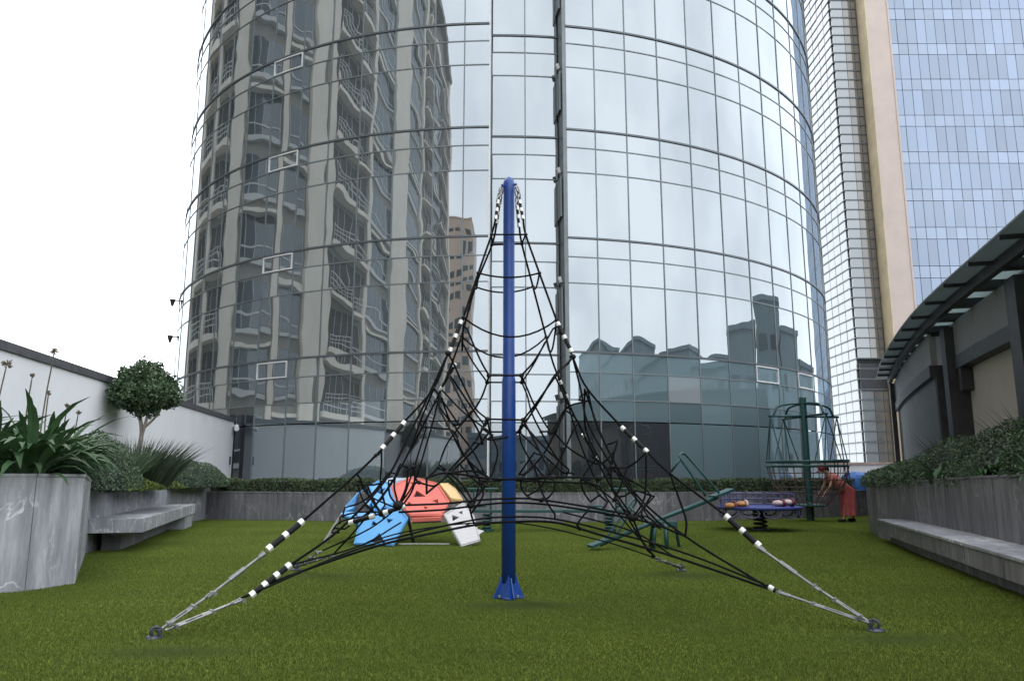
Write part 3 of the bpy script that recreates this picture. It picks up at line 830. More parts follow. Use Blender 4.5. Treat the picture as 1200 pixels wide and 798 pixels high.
for k in range(npn):
    s0, s1 = k * pitch + 0.012, (k + 1) * pitch - 0.012
    eseg(MB(), s0, s1, 0.0, 0.41, CZ, CZ + 0.035).build('canopy_pane', M['canopy'], pv)
    eseg(MB(), s0, s1, 0.55, 1.2, CZ + 0.006, CZ + 0.035).build('canopy_light', M['canopy_light'], pv)
    eseg(MB(), k * pitch - 0.03, k * pitch + 0.03, 0.012, 0.41, CZ - 0.07, CZ - 0.003).build('canopy_rib', M['pav_dark'], pv)
    eseg(MB(), k * pitch - 0.16, k * pitch + 0.16, 0.545, 1.2, CZ - 0.16, CZ - 0.002).build('canopy_bracket', M['pav_dark'], pv)
    eseg(MB(), k * pitch, (k + 1) * pitch, 0.415, 0.54, CZ - 0.20, CZ + 0.03).build('canopy_beam', M['pav_dark'], pv)
    far = k * pitch > 13.5
    fo = 0.62 if far else 0.92
    eseg(MB(), k * pitch, (k + 1) * pitch, fo + 0.06, 1.9, CZ - 0.25, CZ - 0.165).build('eaves_beam', M['pav_dark'], pv)
    eseg(MB(), k * pitch + 0.004, (k + 1) * pitch - 0.004, fo, fo + 0.15, 4.02, CZ - 0.17).build('fascia_panel', M['panel'], pv)
    eseg(MB(), k * pitch, (k + 1) * pitch, fo - 0.05, fo + 0.5, 3.72, 4.018).build('lower_beam', M['pav_dark'], pv)
    eseg(MB(), k * pitch, (k + 1) * pitch, fo + 0.06 if far else 1.15, fo + 0.2 if far else 1.3, 0, 3.719).build('wall_panel', M['pav_dark' if far else 'beigewall'], pv)
    eseg(MB(), k * pitch, (k + 1) * pitch, 1.205, 9.0, CZ - 0.1, CZ + 0.15).build('roof_panel', M['pav_dark'], pv)
eseg(MB(), acc[-1] - 0.45, acc[-1] - 0.02, 0.45, 0.61, 0, CZ - 0.21).build('end_post', M['pav_dark'], pv)
eseg(MB(), 14.46, 14.57, 0.69, 1.14, 0, 3.718).build('return_wall', M['pav_dark'], pv)
for s_ in (3.6, 8.4, 13.45):
    eseg(MB(), s_ - 0.25, s_ + 0.25, 0.72, 1.17, 0, CZ - 0.255).build('column', M['pav_dark'], pv)
eseg(MB(), 12.75, 13.05, 0.9, 1.14, 3.2, 3.719).build('speaker_box', M['pav_dark'], pv)
# ------------------------------------------------------------------ pyramid climbing net
PX, PY = -0.036, 8.45
net = thing('climbing_net', 'black rope pyramid climbing net hung from a tall blue mast', 'climbing net', (PX, PY, 0))
ANC = {'FL': G(185, 748), 'FR': G(1022, 739), 'BL': G(348, 668), 'BR': G(797, 669)}
for k_ in ANC: ANC[k_].z = 0.03
def PL(c, u, v):
    """where the pixel's ray meets the upright plane through the mast and corner c"""
    d = ray(u, v)
    if c == 'L': e = (ANC['FL'] + ANC['BL']) / 2
    elif c == 'R': e = (ANC['FR'] + ANC['BR']) / 2
    else: e = ANC[c]
    a = Vector((e.x - PX, e.y - PY)); n_ = Vector((a.y, -a.x))
    t = (n_.x * PX + n_.y * PY - n_.x * EYE.x - n_.y * EYE.y) / (n_.x * d.x + n_.y * d.y)
    p = EYE + d * t
    s = (p.x - PX) * a.x + (p.y - PY) * a.y
    if s < 0 or s > a.length_squared * 1.15:          # ray almost along the plane: keep beside the mast
        p = EYE + d * (PY / d.y)
    return p
def P(q):
    return PL(*q) if isinstance(q[0], str) else AT(q[1], q[2], q[0])

# mast
mb = MB(); mb.lathe((PX, PY, 0), [(0.076, 0.0), (0.076, 2.3), (0.066, 2.35), (0.064, 4.48), (0.070, 4.5), (0.070, 4.58), (0.055, 4.64), (0.025, 4.67)], 28)
mast = mb.build('mast', M['blue_paint'], net, smooth=False)
for p_ in mast.data.polygons: p_.use_smooth = len(p_.vertices) == 4
for k in range(4):
    a = RAD(20 + 90 * k); c_, s_ = math.cos(a), math.sin(a); w_ = Vector((-s_, c_, 0)) * 0.006
    pts = [Vector((PX + c_ * 0.07, PY + s_ * 0.07, 0.0)), Vector((PX + c_ * 0.165, PY + s_ * 0.165, 0.0)), Vector((PX + c_ * 0.165, PY + s_ * 0.165, 0.02)), Vector((PX + c_ * 0.07, PY + s_ * 0.07, 0.22))]
    MB().add([p - w_ for p in pts] + [p + w_ for p in pts], [(0, 1, 2, 3), (7, 6, 5, 4), (0, 4, 5, 1), (1, 5, 6, 2), (2, 6, 7, 3), (3, 7, 4, 0)]).build('base_fin', M['blue_paint'], net)
MB().lathe((PX, PY, 0), [(0.17, 0.0), (0.17, 0.014), (0.155, 0.02)], 4).build('base_plate', M['blue_paint'], net)
for k in range(4):
    a = RAD(45 + 90 * k); MB().lathe((PX + 0.135 * math.cos(a), PY + 0.135 * math.sin(a), 0.013), [(0.014, 0), (0.014, 0.02), (0.008, 0.026)], 6).build('bolt', M['steel'], net)
mb = MB(); mb.lathe((PX, PY, 0), [(0.16, 0.018), (0.10, 0.16), (0.078, 0.24)], 4); mb.build('base_shroud', M['blue_paint'], net)

ROPES = []
def rope(q, r=0.0105, per=7, nm='rope', sag=0.0):
    pts = spline([P(a) for a in q], per); r *= 0.98
    if sag:
        m_ = len(pts) - 1
        pts = [p - Vector((0, 0, 4 * sag * (i / m_) * (1 - i / m_))) for i, p in enumerate(pts)]
    ROPES.append([pts, r, nm])
def sleeve(pa, pb, nb=3, r=0.021):
    """black rubber sleeve with white ferrules between two points"""
    pa, pb = P(pa), P(pb); d = pb - pa
    s = MB().tube([pa, pb], r, 10).build('sleeve', M['sleeve'], net, smooth=False)
    for k in range(nb):
        t = k / (nb - 1) if nb > 1 else 0.5
        c = pa + d * t; u_ = d.normalized() * 0.024
        f = MB().tube([c - u_, c - u_ * 0.9, c + u_ * 0.9, c + u_], [r * 1.0, r * 1.16, r * 1.16, r * 1.0], 10).build('ferrule', M['ferrule'], s)
def knot(q, r=0.026):
    p = P(q)
    MB().ball(p, r, 7, (1.1, 1, 0.9)).build('knot', M['sleeve'], net, smooth=True)

FL, FR, BL, BR = 'FL', 'FR', 'BL', 'BR'
# corner ropes: chain and sleeve at the mast head, then down to the fork of each corner
for c, ch, pts, slv in (
    (FL, [(588, 219), (585.5, 226), (584, 233)], [(581, 256), (576, 275), (560.5, 320), (543, 372)], ((583.5, 237), (581, 255))),
    (FR, [(605.5, 218), (608, 226), (608.5, 233)], [(613, 257), (616, 275), (632, 320), (652, 375)], ((609, 237), (612.5, 255))),
    (BL, [(588, 222), (587, 229), (586, 236)], [(582, 262), (576.5, 287), (557, 336), (541, 394)], ((585, 240), (582.5, 260))),
    (BR, [(605, 223), (605.5, 231), (606, 239)], [(608.5, 266), (611.5, 286), (624.5, 336), (640, 395)], ((606, 244), (608, 264)))):
    for i, (u, v) in enumerate(ch):
        p = P((c, u, v)); q = P((c, *(ch[i + 1] if i < 2 else slv[0])))
        d = (q - p).normalized(); n_ = d.orthogonal().normalized()
        if i % 2: n_ = d.cross(n_)
        mid = (p + q) / 2
        loop = [mid + d * 0.040 * math.cos(a) + n_ * 0.020 * math.sin(a) for a in [2 * math.pi * j / 12 for j in range(12)]]
        MB().tube(loop, 0.0085, 6, closed=True).build('chain_link', M['steel'], net, smooth=True)
    p = P((c, *ch[0])); d = Vector((p.x - PX, p.y - PY, 0))
    MB().tube([Vector((PX, PY, p.z + 0.02)) + d.normalized() * 0.04, p + Vector((0, 0, 0.02))], 0.014, 8).build('eye_bolt', M['blue_paint'], net)
    sleeve((c, *slv[0]), (c, *slv[1]), 3, 0.017)
    rope([(c, *slv[1])] + [(c, u, v) for u, v in pts], 0.0125, nm='corner_rope')
    for u, v in pts[1:]: knot((c, u, v), 0.022)
# front left: fork, outer rope and inner rope
sleeve((FL, 540, 378), (FL, 528, 410), 3, 0.022)
rope([(FL, 543, 372), (FL, 525, 414)], 0.0125, nm='corner_rope'); knot((FL, 525, 414), 0.034)
rope([(FL, 525, 414), (FL, 508, 455), (FL, 474, 494)], 0.012, nm='corner_rope')
sleeve((FL, 473, 496), (FL, 449, 524), 3, 0.021)
rope([(FL, 448, 526), (FL, 418, 555), (FL, 353, 612)], 0.012, nm='corner_rope')
sleeve((FL, 353, 612), (FL, 316, 642), 3, 0.027)
rope([(FL, 525, 414), (FL, 500, 468), (FL, 478, 512), (FL, 452, 562), (FL, 398, 620), (FL, 340, 662)], 0.012, nm='corner_rope')
rope([(FL, 510, 452), ('L', 494, 490), ('L', 474, 540), ('L', 440, 592), ('L', 398, 624)], 0.0105)
sleeve((FL, 338, 663), (FL, 296, 696), 4, 0.026)
# front right
sleeve((FR, 654, 380), (FR, 669, 411), 3, 0.022)
rope([(FR, 652, 375), (FR, 671, 418)], 0.0125, nm='corner_rope'); knot((FR, 671, 418), 0.034)
rope([(FR, 671, 418), (FR, 688, 455), (FR, 730, 502)], 0.012, nm='corner_rope')
sleeve((FR, 730, 502), (FR, 757, 528), 3, 0.021)
rope([(FR, 757, 528), (FR, 783, 553), (FR, 852, 605)], 0.012, nm='corner_rope')
sleeve((FR, 852, 606), (FR, 888, 638), 3, 0.027)
rope([(FR, 671, 418), (FR, 681, 458), (FR, 690, 498), (FR, 727, 560), (FR, 772, 612), (FR, 803, 628)], 0.011)
rope([(FR, 688, 455), (FR, 702, 505), (FR, 742, 575), (FR, 803, 628), (FR, 902, 689)], 0.011)
sleeve((FR, 898, 686), (FR, 909, 692), 1, 0.022)
rope([(FR, 785, 555), (FR, 796, 585), (FR, 804, 610), (FR, 803, 628)], 0.011)
# back left / back right corners
sleeve((BL, 533, 428), (BL, 517, 455), 2, 0.017)
rope([(BL, 541, 394), (BL, 528, 430), (BL, 517, 456), (BL, 495, 500), (BL, 462, 560), (BL, 424, 612), (BL, 390, 650)], 0.012, nm='corner_rope')
rope([(BL, 517, 456), (BL, 500, 520), (BL, 480, 575), (BL, 440, 615), (BL, 378, 645)], 0.0105, nm='corner_rope')
rope([(BR, 640, 395), (BR, 648, 425), (BR, 661, 458), (BR, 673, 487), (BR, 697, 533), (BR, 722, 582), (BR, 747, 625), (BR, 766, 652)], 0.012, nm='corner_rope')
sleeve((BR, 657, 448), (BR, 664, 464), 2, 0.016); sleeve((BR, 684, 510), (BR, 699, 537), 2, 0.017)
rope([(BR, 661, 458), (BR, 682, 525), (BR, 712, 585), (BR, 770, 655)], 0.0105, nm='corner_rope')
# horizontal rings
def ring4(f, b, r=0.0105, sf=0.0, sb=0.0, ss=0.0):
    rope([f[0], f[1]], r, sag=sf, per=10); rope([b[0], b[1]], r, sag=sb, per=10)
    rope([f[0], b[0]], r, sag=ss, per=8); rope([f[1], b[1]], r, sag=ss, per=8)
ring4(((FL, 576, 275), (FR, 616, 275)), ((BL, 576.5, 287), (BR, 611.5, 286)))
ring4(((FL, 560.5, 320), (FR, 632, 320)), ((BL, 557, 336), (BR, 624.5, 336)), sf=0.05, sb=0.07, ss=0.09)
ring4(((FL, 543, 372), (FR, 652, 375)), ((BL, 541, 394), (BR, 640, 395)), sf=0.20, sb=0.25, ss=0.26)
# inner lattice beside the mast
IFL, IFR, IBL, IBR = (8.02, 573, 440), (8.02, 611, 440), (8.9, 571, 448), (8.9, 611.5, 448)
JFL, JFR, JBL, JBR = (8.0, 571, 491), (8.0, 613, 492), (8.95, 574, 506), (8.95, 608.5, 506)
KFL, KFR, KBL, KBR = (7.6, 524, 554), (7.6, 648, 559), (9.3, 542, 566), (9.3, 632, 566)
for a, b in ((IFL, IFR), (IBL, IBR), (IFL, IBL), (IFR, IBR), (JFL, JFR), (JBL, JBR), (JFL, JBL), (JFR, JBR)): rope([a, b], 0.0105)
for q in (IFL, IFR, IBL, IBR, JFL, JFR, JBL, JBR, KFL, KFR): knot(q, 0.027)
rope([(FL, 545, 380), (7.9, 562, 420), IFL]); rope([(BL, 540, 398), (8.9, 554, 424), IBL])
rope([(FR, 651, 380), (7.9, 628, 420), IFR]); rope([(BR, 640, 398), (8.9, 627, 424), IBR])
W1, W2, W3 = ('L', 557, 478), ('L', 536, 503), ('L', 493, 500)
E1, E2, E3 = ('R', 626, 474), ('R', 650, 440), ('R', 650, 508)
rope([IBL, (8.8, 564, 466), W1, W2, ('L', 523, 522), ('L', 513, 548)]); rope([IFL, (8.2, 566, 462), W1])
rope([(FL, 528, 418), ('L', 541, 447), W1, JFL]); rope([(BL, 517, 456), (9.2, 540, 480), (9.0, 560, 496), JBL])
rope([(FL, 524, 436), (7.5, 544, 476), (7.7, 559, 502), (7.8, 566, 520)])
rope([W3, ('L', 515, 502), ('L', 532, 506), ('L', 541, 528), ('L', 560, 556)]); rope([(FL, 516, 462), ('L', 526, 490), W2])
rope([(FL, 512, 474), (7.4, 530, 508), (7.6, 545, 535), (7.6, 573, 561)])
rope([IFR, (8.2, 619, 458), E1, (8.8, 641, 500), E3]); rope([IBR, (8.9, 618, 464), ('R', 624, 486), ('R', 642, 520), ('R', 655, 540)])
rope([(FR, 670, 420), (7.6, 652, 440), (7.8, 628, 473), JFR]); rope([(FR, 668, 424), E2, (8.6, 632, 470), JBR], 0.012)
rope([E2, ('R', 660, 462), ('R', 663, 478), E3]); rope([(FR, 690, 458), ('R', 684, 462), ('R', 681, 463), (FR, 678, 470)])
rope([(BR, 662, 478), ('R', 655, 494), E3, ('R', 640, 505)]); rope([(FR, 688, 470), ('R', 664, 478), ('R', 648, 504)])
rope([JFL, (7.9, 556, 518), KFL], 0.013); rope([JBL, (9.0, 560, 522), (9.2, 530, 552), ('L', 500, 578)], 0.013); rope([JFL, JBL, (8.9, 577, 512)])
rope([JFR, (7.9, 628, 520), KFR], 0.012); rope([JBR, (9.0, 612, 522), (9.1, 626, 548), KBR]); rope([E3, ('R', 636, 533), (8.4, 611, 560)], 0.012)
rope([JBR, (8.7, 640, 536), ('R', 664, 557)]); rope([JBL, (8.9, 583, 530), (8.8, 575, 561)])
rope([(8.0, 578, 510), (8.0, 572, 515), (8.3, 590, 513), (8.6, 608, 507)])
for q in ([(8.3, 618, 502), (8.0, 640, 526), ('R', 671, 554)], [(8.6, 626, 530), (8.7, 608, 556)], [(FR, 685, 456), ('R', 703, 505), ('R', 731, 565)], [(FR, 685, 456), ('R', 687, 505), ('R', 710, 551)],
          [('R', 703, 533), ('R', 690, 548), ('R', 682, 561)], [('R', 724, 516), ('R', 716, 542), ('R', 710, 565)], [(FL, 527, 439), ('L', 555, 481), (8.2, 571, 502)], [('L', 555, 479), ('L', 534, 498), ('L', 510, 470)],
          [('L', 534, 502), (8.6, 555, 530), (8.4, 571, 561)], [('L', 517, 467), ('L', 538, 498)], [('L', 548, 540), (8.6, 562, 563)], [('L', 524, 552), ('L', 540, 566), ('L', 556, 590)], [('R', 648, 505), ('R', 668, 526), ('R', 700, 545)],
          [('R', 662, 480), ('R', 676, 492), ('R', 690, 522)], [('R', 640, 560), ('R', 655, 540), ('R', 675, 497)]):
    rope(q, 0.0105)
# third ring and loops under it
rope([('L', 500, 560), KFL, (7.5, 575, 561), (7.45, 611, 561), KFR, ('R', 712, 560)], 0.0115); rope([KFL, (7.7, 556, 552), (8.4, 575, 561)])
rope([(9.2, 560, 566), (9.3, 590, 563), (9.2, 632, 564), ('R', 690, 566)])
for q in ([(7.5, 610, 562), (7.5, 612, 574), (7.5, 622, 584), (7.5, 634, 586)], [(7.5, 630, 562), (7.5, 634, 574), (7.5, 642, 590), (7.5, 652, 605)], [(7.5, 648, 560), (7.5, 650, 572), (7.5, 644, 582)],
          [(7.5, 680, 560), (7.5, 684, 576), (7.5, 693, 590)], [(7.6, 702, 558), (7.5, 700, 576), (7.4, 712, 588)], [(7.5, 640, 560), (7.5, 632, 572), (7.5, 616, 582)],
          [(7.2, 470, 540), (7.2, 462, 566), (7.2, 466, 588)], [(7.2, 478, 548), (7.2, 476, 570), (7.2, 468, 590)], [(7.2, 483, 540), (7.2, 488, 562), (7.2, 494, 566)], [(7.2, 487, 548), (7.2, 484, 572), (7.2, 472, 592)],
          [(7.2, 455, 560), (7.2, 457, 580), (7.2, 466, 592)], [(7.3, 447, 528), (7.3, 447, 545), (7.3, 446, 566), (7.3, 452, 596)], [(7.2, 430, 568), (7.2, 441, 592), (7.2, 448, 602)],
          [(7.3, 493, 566), (7.3, 510, 569), (7.4, 523, 558)], [(7.4, 524, 556), (7.4, 536, 570), (7.4, 552, 592)], [(7.4, 548, 584), (7.4, 553, 606), (7.4, 558, 618)],
          [(7.4, 574, 562), (7.4, 562, 578), (7.4, 548, 592)], [(7.4, 560, 562), (7.4, 566, 580), (7.4, 552, 602)], [(7.1, 757, 530), (7.1, 757, 560), (7.1, 755, 584), (7.1, 744, 604)],
          [(7.2, 700, 540), (7.2, 714, 566), (7.2, 742, 606)], [(7.2, 690, 532), (7.2, 708, 545), (7.2, 716, 560)], [(7.2, 735, 548), (7.2, 725, 575), (7.2, 716, 590)], [(7.2, 720, 528), (7.2, 716, 560), (7.2, 722, 585)],
          [(7.2, 742, 608), (7.2, 752, 632), (7.2, 762, 650)], [(7.3, 760, 585), (7.2, 752, 603), (7.2, 770, 620)], [(7.2, 690, 597), (7.2, 682, 606), (7.2, 675, 616)], [(7.2, 730, 582), (7.2, 745, 575), (7.2, 766, 582)]):
    rope(q, 0.0095)
# side panels of the net between front and back corners
for q in ([('L', 470, 592), ('L', 486, 545), ('L', 500, 500)], [('L', 440, 602), ('L', 425, 585), ('L', 418, 560)], [('L', 425, 565), ('L', 438, 590), ('L', 450, 606)], [(FL, 420, 556), ('L', 432, 580), ('L', 466, 596)],
          [('L', 395, 606), ('L', 420, 600), ('L', 455, 600)], [('L', 386, 626), ('L', 402, 610), ('L', 447, 602)], [('L', 400, 596), ('L', 430, 584), ('L', 460, 548)],
          [('R', 690, 566), ('R', 712, 580), ('R', 742, 606)], [('R', 705, 545), ('R', 735, 560), ('R', 760, 575)], [('R', 770, 578), ('R', 750, 600), ('R', 738, 612)], [('R', 775, 620), ('R', 760, 606), ('R', 738, 604)],
          [('R', 735, 560), ('R', 745, 582), ('R', 764, 612)], [('R', 715, 560), ('R', 735, 562), ('R', 752, 570), ('R', 766, 583)]):
    rope(q, 0.0095)
# bunched joints of the net, left and right
for q, r in (((7.2, 467, 592), 0.05), ((7.2, 742, 606), 0.045), ((7.2, 702, 560), 0.03), ((7.3, 447, 602), 0.03), ((7.4, 551, 592), 0.035), ((7.6, 634, 586), 0.025)): knot(q, r)
sleeve((7.2, 472, 594), (7.2, 452, 600), 2, 0.02); sleeve((7.25, 436, 605), (7.3, 412, 612), 2, 0.022)
# belts along the lower edges
rope([(7.2, 467, 592), (7.3, 520, 590), (7.4, 560, 586), (7.45, 596, 584), (7.4, 630, 585), (7.3, 690, 594), (7.2, 742, 604)], 0.010, nm='belt_rope')
rope([(7.25, 467, 600), (7.35, 520, 597), (7.45, 560, 592), (7.5, 596, 589), (7.45, 640, 591), (7.3, 700, 600), (7.2, 760, 612), (FR, 803, 628)], 0.010, nm='belt_rope')
rope([(FL, 283, 701), (FL, 330, 678), (6.75, 440, 640), (7.2, 520, 622), (7.4, 560, 614.5), (7.45, 596, 611.5), (7.4, 650, 612), (7.2, 705, 627), (7.0, 790, 652), (FR, 902, 690)], 0.0115, nm='belt_rope')
rope([(FL, 292, 697), (7.0, 400, 650), (7.3, 475, 627), (7.5, 550, 610), (7.6, 596, 605.5), (7.5, 650, 608), (7.3, 720, 624), (7.1, 803, 648), (FR, 895, 684)], 0.0095, nm='belt_rope')
rope([(BL, 390, 650), (10.4, 480, 622), (10.2, 596, 612), (10.4, 700, 632), (BR, 767, 653)], 0.0095, nm='belt_rope')
rope([('L', 340, 662), ('L', 420, 640), (9.0, 470, 612)], 0.0095, nm='belt_rope'); rope([('R', 790, 652), ('R', 740, 622), (8.6, 660, 600)], 0.0095, nm='belt_rope')

# every loose end is tied to the nearest neighbouring rope
allp = [np.array([tuple(v) for v in rp[0]]) for rp in ROPES]
for i, (pts, r, nm) in enumerate(ROPES):
    if nm != 'rope': continue
    for end in (0, -1):
        e = np.array(tuple(pts[end])); best, bp = 9.0, None
        for j, ap in enumerate(allp):
            if j == i: continue
            d = np.linalg.norm(ap - e, axis=1); k = d.argmin()
            if d[k] < best: best, bp = d[k], ap[k]
        if bp is not None and 0.012 < best < 0.75:
            t = Vector(bp)
            if best > 0.12:
                m_ = (pts[end] + t) / 2 - Vector((0, 0, 0.06 * best))
                pts[:] = ([t, m_] + pts) if end == 0 else (pts + [m_, t])
            else: pts[end] = t
            if best > 0.05 and i % 2: MB().ball(t, 0.02, 6).build('knot', M['sleeve'], net, smooth=True)
for pts, r, nm in ROPES: MB().tube(pts, r, 7).build(nm, M['rope'], net, smooth=True)

# turnbuckles, shackles and ground anchors
def turnbuckle(pa, pb, f0=0.06, f1=0.62):
    """pa at the anchor, pb at the rope end"""
    d = (pb - pa); Ln = d.length; d = d.normalized()
    sx = d.cross(Vector((0, 0, 1))).normalized(); 
    a, b = pa + d * Ln * (f0 + 0.12), pa + d * Ln * f1
    mb = MB()
    w_ = 0.036 if Ln > 0.4 else 0.024
    for s_ in (-1, 1): mb.tube([a + sx * w_ * s_, b + sx * w_ * s_], 0.0085, 8)
    for c in (a, b): mb.tube([c - sx * (w_ + 0.012), c + sx * (w_ + 0.012)], 0.015, 8)
    body = mb.build('turnbuckle', M['steel'], net, smooth=False)
    MB().tube([pa + d * Ln * f0, a + d * Ln * 0.12], 0.0115, 8).build('threaded_rod', M['steel'], body)
    MB().tube([b - d * Ln * 0.12, pa + d * Ln * 0.86], 0.0115, 8).build('threaded_rod', M['steel'], body)
    # fork and shackle at the rope end
    mb = MB(); c = pa + d * Ln * 0.84
    for s_ in (-1, 1): mb.tube([c, c + d * Ln * 0.04 + sx * 0.03 * s_, pb + sx * 0.03 * s_], 0.010, 7)
    mb.tube([pb - d * 0.01 - sx * 0.05, pb - d * 0.01 + sx * 0.05], 0.012, 8)
    mb.tube([pb + sx * 0.05 - d * 0.01, pb + sx * 0.068 - d * 0.01], 0.02, 6)
    mb.build('shackle', M['steel'], body)
for c, ends in (('FL', [(FL, 310, 648), (FL, 284, 702)]), ('FR', [(FR, 889, 641), (FR, 911, 693)]), ('BL', [(BL, 389, 651), (BL, 375, 646)]), ('BR', [(BR, 767, 653), (BR, 774, 657)])):
    A = ANC[c]
    out = Vector((A.x - PX, A.y - PY, 0)).normalized()
    for i, e in enumerate(ends):
        pb = P(e)
        if i == 0 and c in ('FL', 'FR'):        # long upper stay: eye, rod, second shackle, then the turnbuckle
            d = pb - A
            mid = A + d * 0.5
            turnbuckle(A + Vector((0, 0, 0.03)), mid)
            rod = MB().tube([mid, mid + d * 0.16], 0.012, 8)
            rod.tube([mid + d * 0.15, mid + d * 0.30], [0.022, 0.022], 8); rod.tube([mid + d * 0.3, mid + d * 0.46], 0.012, 8)
            rod.tube([mid + d * 0.44, mid + d * 0.5], [0.02, 0.03], 8)
            rod.build('stay_rod', M['steel'], net)
        else:
            turnbuckle(A + Vector((0, 0, 0.02)) + Vector((0.02, -0.02, 0)) * i, pb)
    an = MB(); sd_ = Vector((-out.y, out.x, 0))
    an.lathe((A.x + out.x * 0.03, A.y + out.y * 0.03, -0.03), [(0.075, 0), (0.075, 0.04), (0.055, 0.055)], 14)
    loop = [A + out * 0.02 + out * 0.038 * math.cos(a) + Vector((0, 0, 0.025 + 0.035 * math.sin(a))) for a in [2 * math.pi * j / 14 for j in range(14)]]
    an.tube(loop, 0.012, 7, closed=True)
    an.tube([A - sd_ * 0.06 + Vector((0, 0, 0.03)), A + sd_ * 0.06 + Vector((0, 0, 0.03))], 0.018, 8)
    an.build('ground_anchor', M['anchor'], net)

# ------------------------------------------------------------------ climbing arch of moulded panels
M['arch_blue'] = mat('blue_moulded_plastic', (0.085, 0.33, 0.66), 0.4, var=0.08, scale=3, bmp=0.05)
M['arch_coral'] = mat('coral_moulded_plastic', (0.62, 0.15, 0.12), 0.42, var=0.08, scale=3, bmp=0.05)
M['arch_cream'] = mat('cream_moulded_plastic', (0.66, 0.47, 0.23), 0.42, var=0.08, scale=3, bmp=0.05)
M['arch_white'] = mat('white_moulded_plastic', (0.50, 0.485, 0.495), 0.42, var=0.08, scale=3, bmp=0.05)
M['arch_pale'] = mat('pale_moulded_plastic', (0.44, 0.53, 0.62), 0.42, var=0.08, scale=3, bmp=0.05)
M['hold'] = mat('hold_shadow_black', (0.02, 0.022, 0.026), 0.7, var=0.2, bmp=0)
arch = thing('climbing_arch', 'arched climbing frame of blue, coral and white panels with triangular holes', 'climbing arch', (-2.0, 15.2, 0))
def plate(px, m_, tris=(), th=0.06, inset=0.98):
    pts = [AT(u, v, Y) for (u, v, Y) in px]
    for p in pts: p.z = max(p.z, 0.01)
    c = sum(pts, Vector()) / len(pts)
    n_ = Vector()
    for i in range(len(pts)):
        a, b = pts[i] - c, pts[(i + 1) % len(pts)] - c; n_ += a.cross(b)
    n_.normalize()
    if n_.dot(EYE - c) < 0: n_.negate()
    ex = (pts[1] - pts[0]); ex = (ex - n_ * ex.dot(n_)).normalized(); ey = n_.cross(ex)
    flat = [Vector(((p - c).dot(ex) * inset, (p - c).dot(ey) * inset)) for p in pts]
    holes = []
    W = max(abs(f.x) for f in flat); Hh = max(abs(f.y) for f in flat)
    for (tx, ty, tr, rot) in tris:
        tr *= (0.85 if m_ == 'arch_white' else 1.3)
        holes.append([Vector((tx * W + tr * math.cos(rot + 2.0944 * k), ty * Hh + tr * 0.8 * math.sin(rot + 2.0944 * k))) for k in range(3)])
    bm = bmesh.new()
    def loop(L_):
        vs = [bm.verts.new(c + ex * q.x + ey * q.y) for q in L_]
        return [bm.edges.new((vs[i], vs[(i + 1) % len(vs)])) for i in range(len(vs))]
    es = loop(flat)
    for h in holes: es += loop(h)
    bmesh.ops.triangle_fill(bm, use_beauty=True, use_dissolve=False, edges=es)
    bmesh.ops.recalc_face_normals(bm, faces=bm.faces[:])
    ret = bmesh.ops.extrude_face_region(bm, geom=bm.faces[:])
    bmesh.ops.translate(bm, verts=[v for v in ret['geom'] if isinstance(v, bmesh.types.BMVert)], vec=-n_ * th)
    bmesh.ops.recalc_face_normals(bm, faces=bm.faces[:])
    o = ORIG[arch.name]
    bmesh.ops.translate(bm, verts=bm.verts[:], vec=-o)
    me = bpy.data.meshes.new('panel'); bm.to_mesh(me); bm.free()
    pn = link_mesh('panel', me, M[m_], arch, o)
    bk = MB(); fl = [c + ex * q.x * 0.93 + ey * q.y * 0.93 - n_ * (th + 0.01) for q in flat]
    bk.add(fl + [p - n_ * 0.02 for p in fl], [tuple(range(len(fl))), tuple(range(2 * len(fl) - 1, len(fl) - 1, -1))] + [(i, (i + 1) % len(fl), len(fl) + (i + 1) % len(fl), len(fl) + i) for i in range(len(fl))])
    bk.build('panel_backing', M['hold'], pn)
    # raised rim and finger grips
    rim = MB(); rp = [c + ex * q.x * 0.94 + ey * q.y * 0.94 for q in flat]; rim.tube(rp, 0.016, 6, closed=True); rim.build('rim', M[m_], pn)
T = [(-0.42, 0.05, 0.11, 0.5), (0.35, -0.1, 0.10, 1.4), (0.0, 0.35, 0.07, 2.4)]
plate([(414, 638, 14.55), (461, 639, 14.5), (479, 606, 14.85), (464, 590, 15.1), (420, 610, 14.8)], 'arch_blue', [(-0.05, -0.55, 0.13, 1.5708), (0.25, 0.25, 0.06, 0.4), (-0.35, 0.1, 0.06, 2)])
plate([(399, 605, 15.1), (421, 610, 14.82), (441, 600, 14.97), (432, 569, 15.6), (418, 577, 15.5)], 'arch_blue', [(-0.45, -0.3, 0.10, 0.5), (0.25, 0.25, 0.09, 1.2), (0.2, -0.5, 0.06, 2)])
plate([(441, 600, 14.97), (464, 589, 15.14), (456, 565, 15.62), (444, 562, 15.72), (432, 569, 15.6)], 'arch_blue', [(0.0, 0.1, 0.10, 0.3), (-0.3, -0.4, 0.06, 1.0)])
plate([(440, 565, 15.85), (456, 565, 15.65), (481, 561, 16.1), (462, 559.5, 16.3)], 'arch_pale')
plate([(463, 588, 15.15), (481, 607, 14.85), (518, 605, 14.9), (528, 585, 15.3), (513, 565, 15.9), (482, 561, 16.1), (457, 566, 15.65)], 'arch_coral', [(-0.1, 0.05, 0.13, 0.6), (-0.6, 0.3, 0.08, 1.5), (0.4, 0.3, 0.07, 2), (0.1, -0.5, 0.05, 0.3), (0.5, -0.2, 0.05, 1.1)])
plate([(514, 565, 15.92), (529, 585, 15.32), (543, 586, 15.35), (534, 573, 15.8), (524, 566, 16.0)], 'arch_cream')
plate([(482, 608, 14.84), (518, 606, 14.86), (519, 602, 15.3), (484, 603, 15.3)], 'arch_coral')
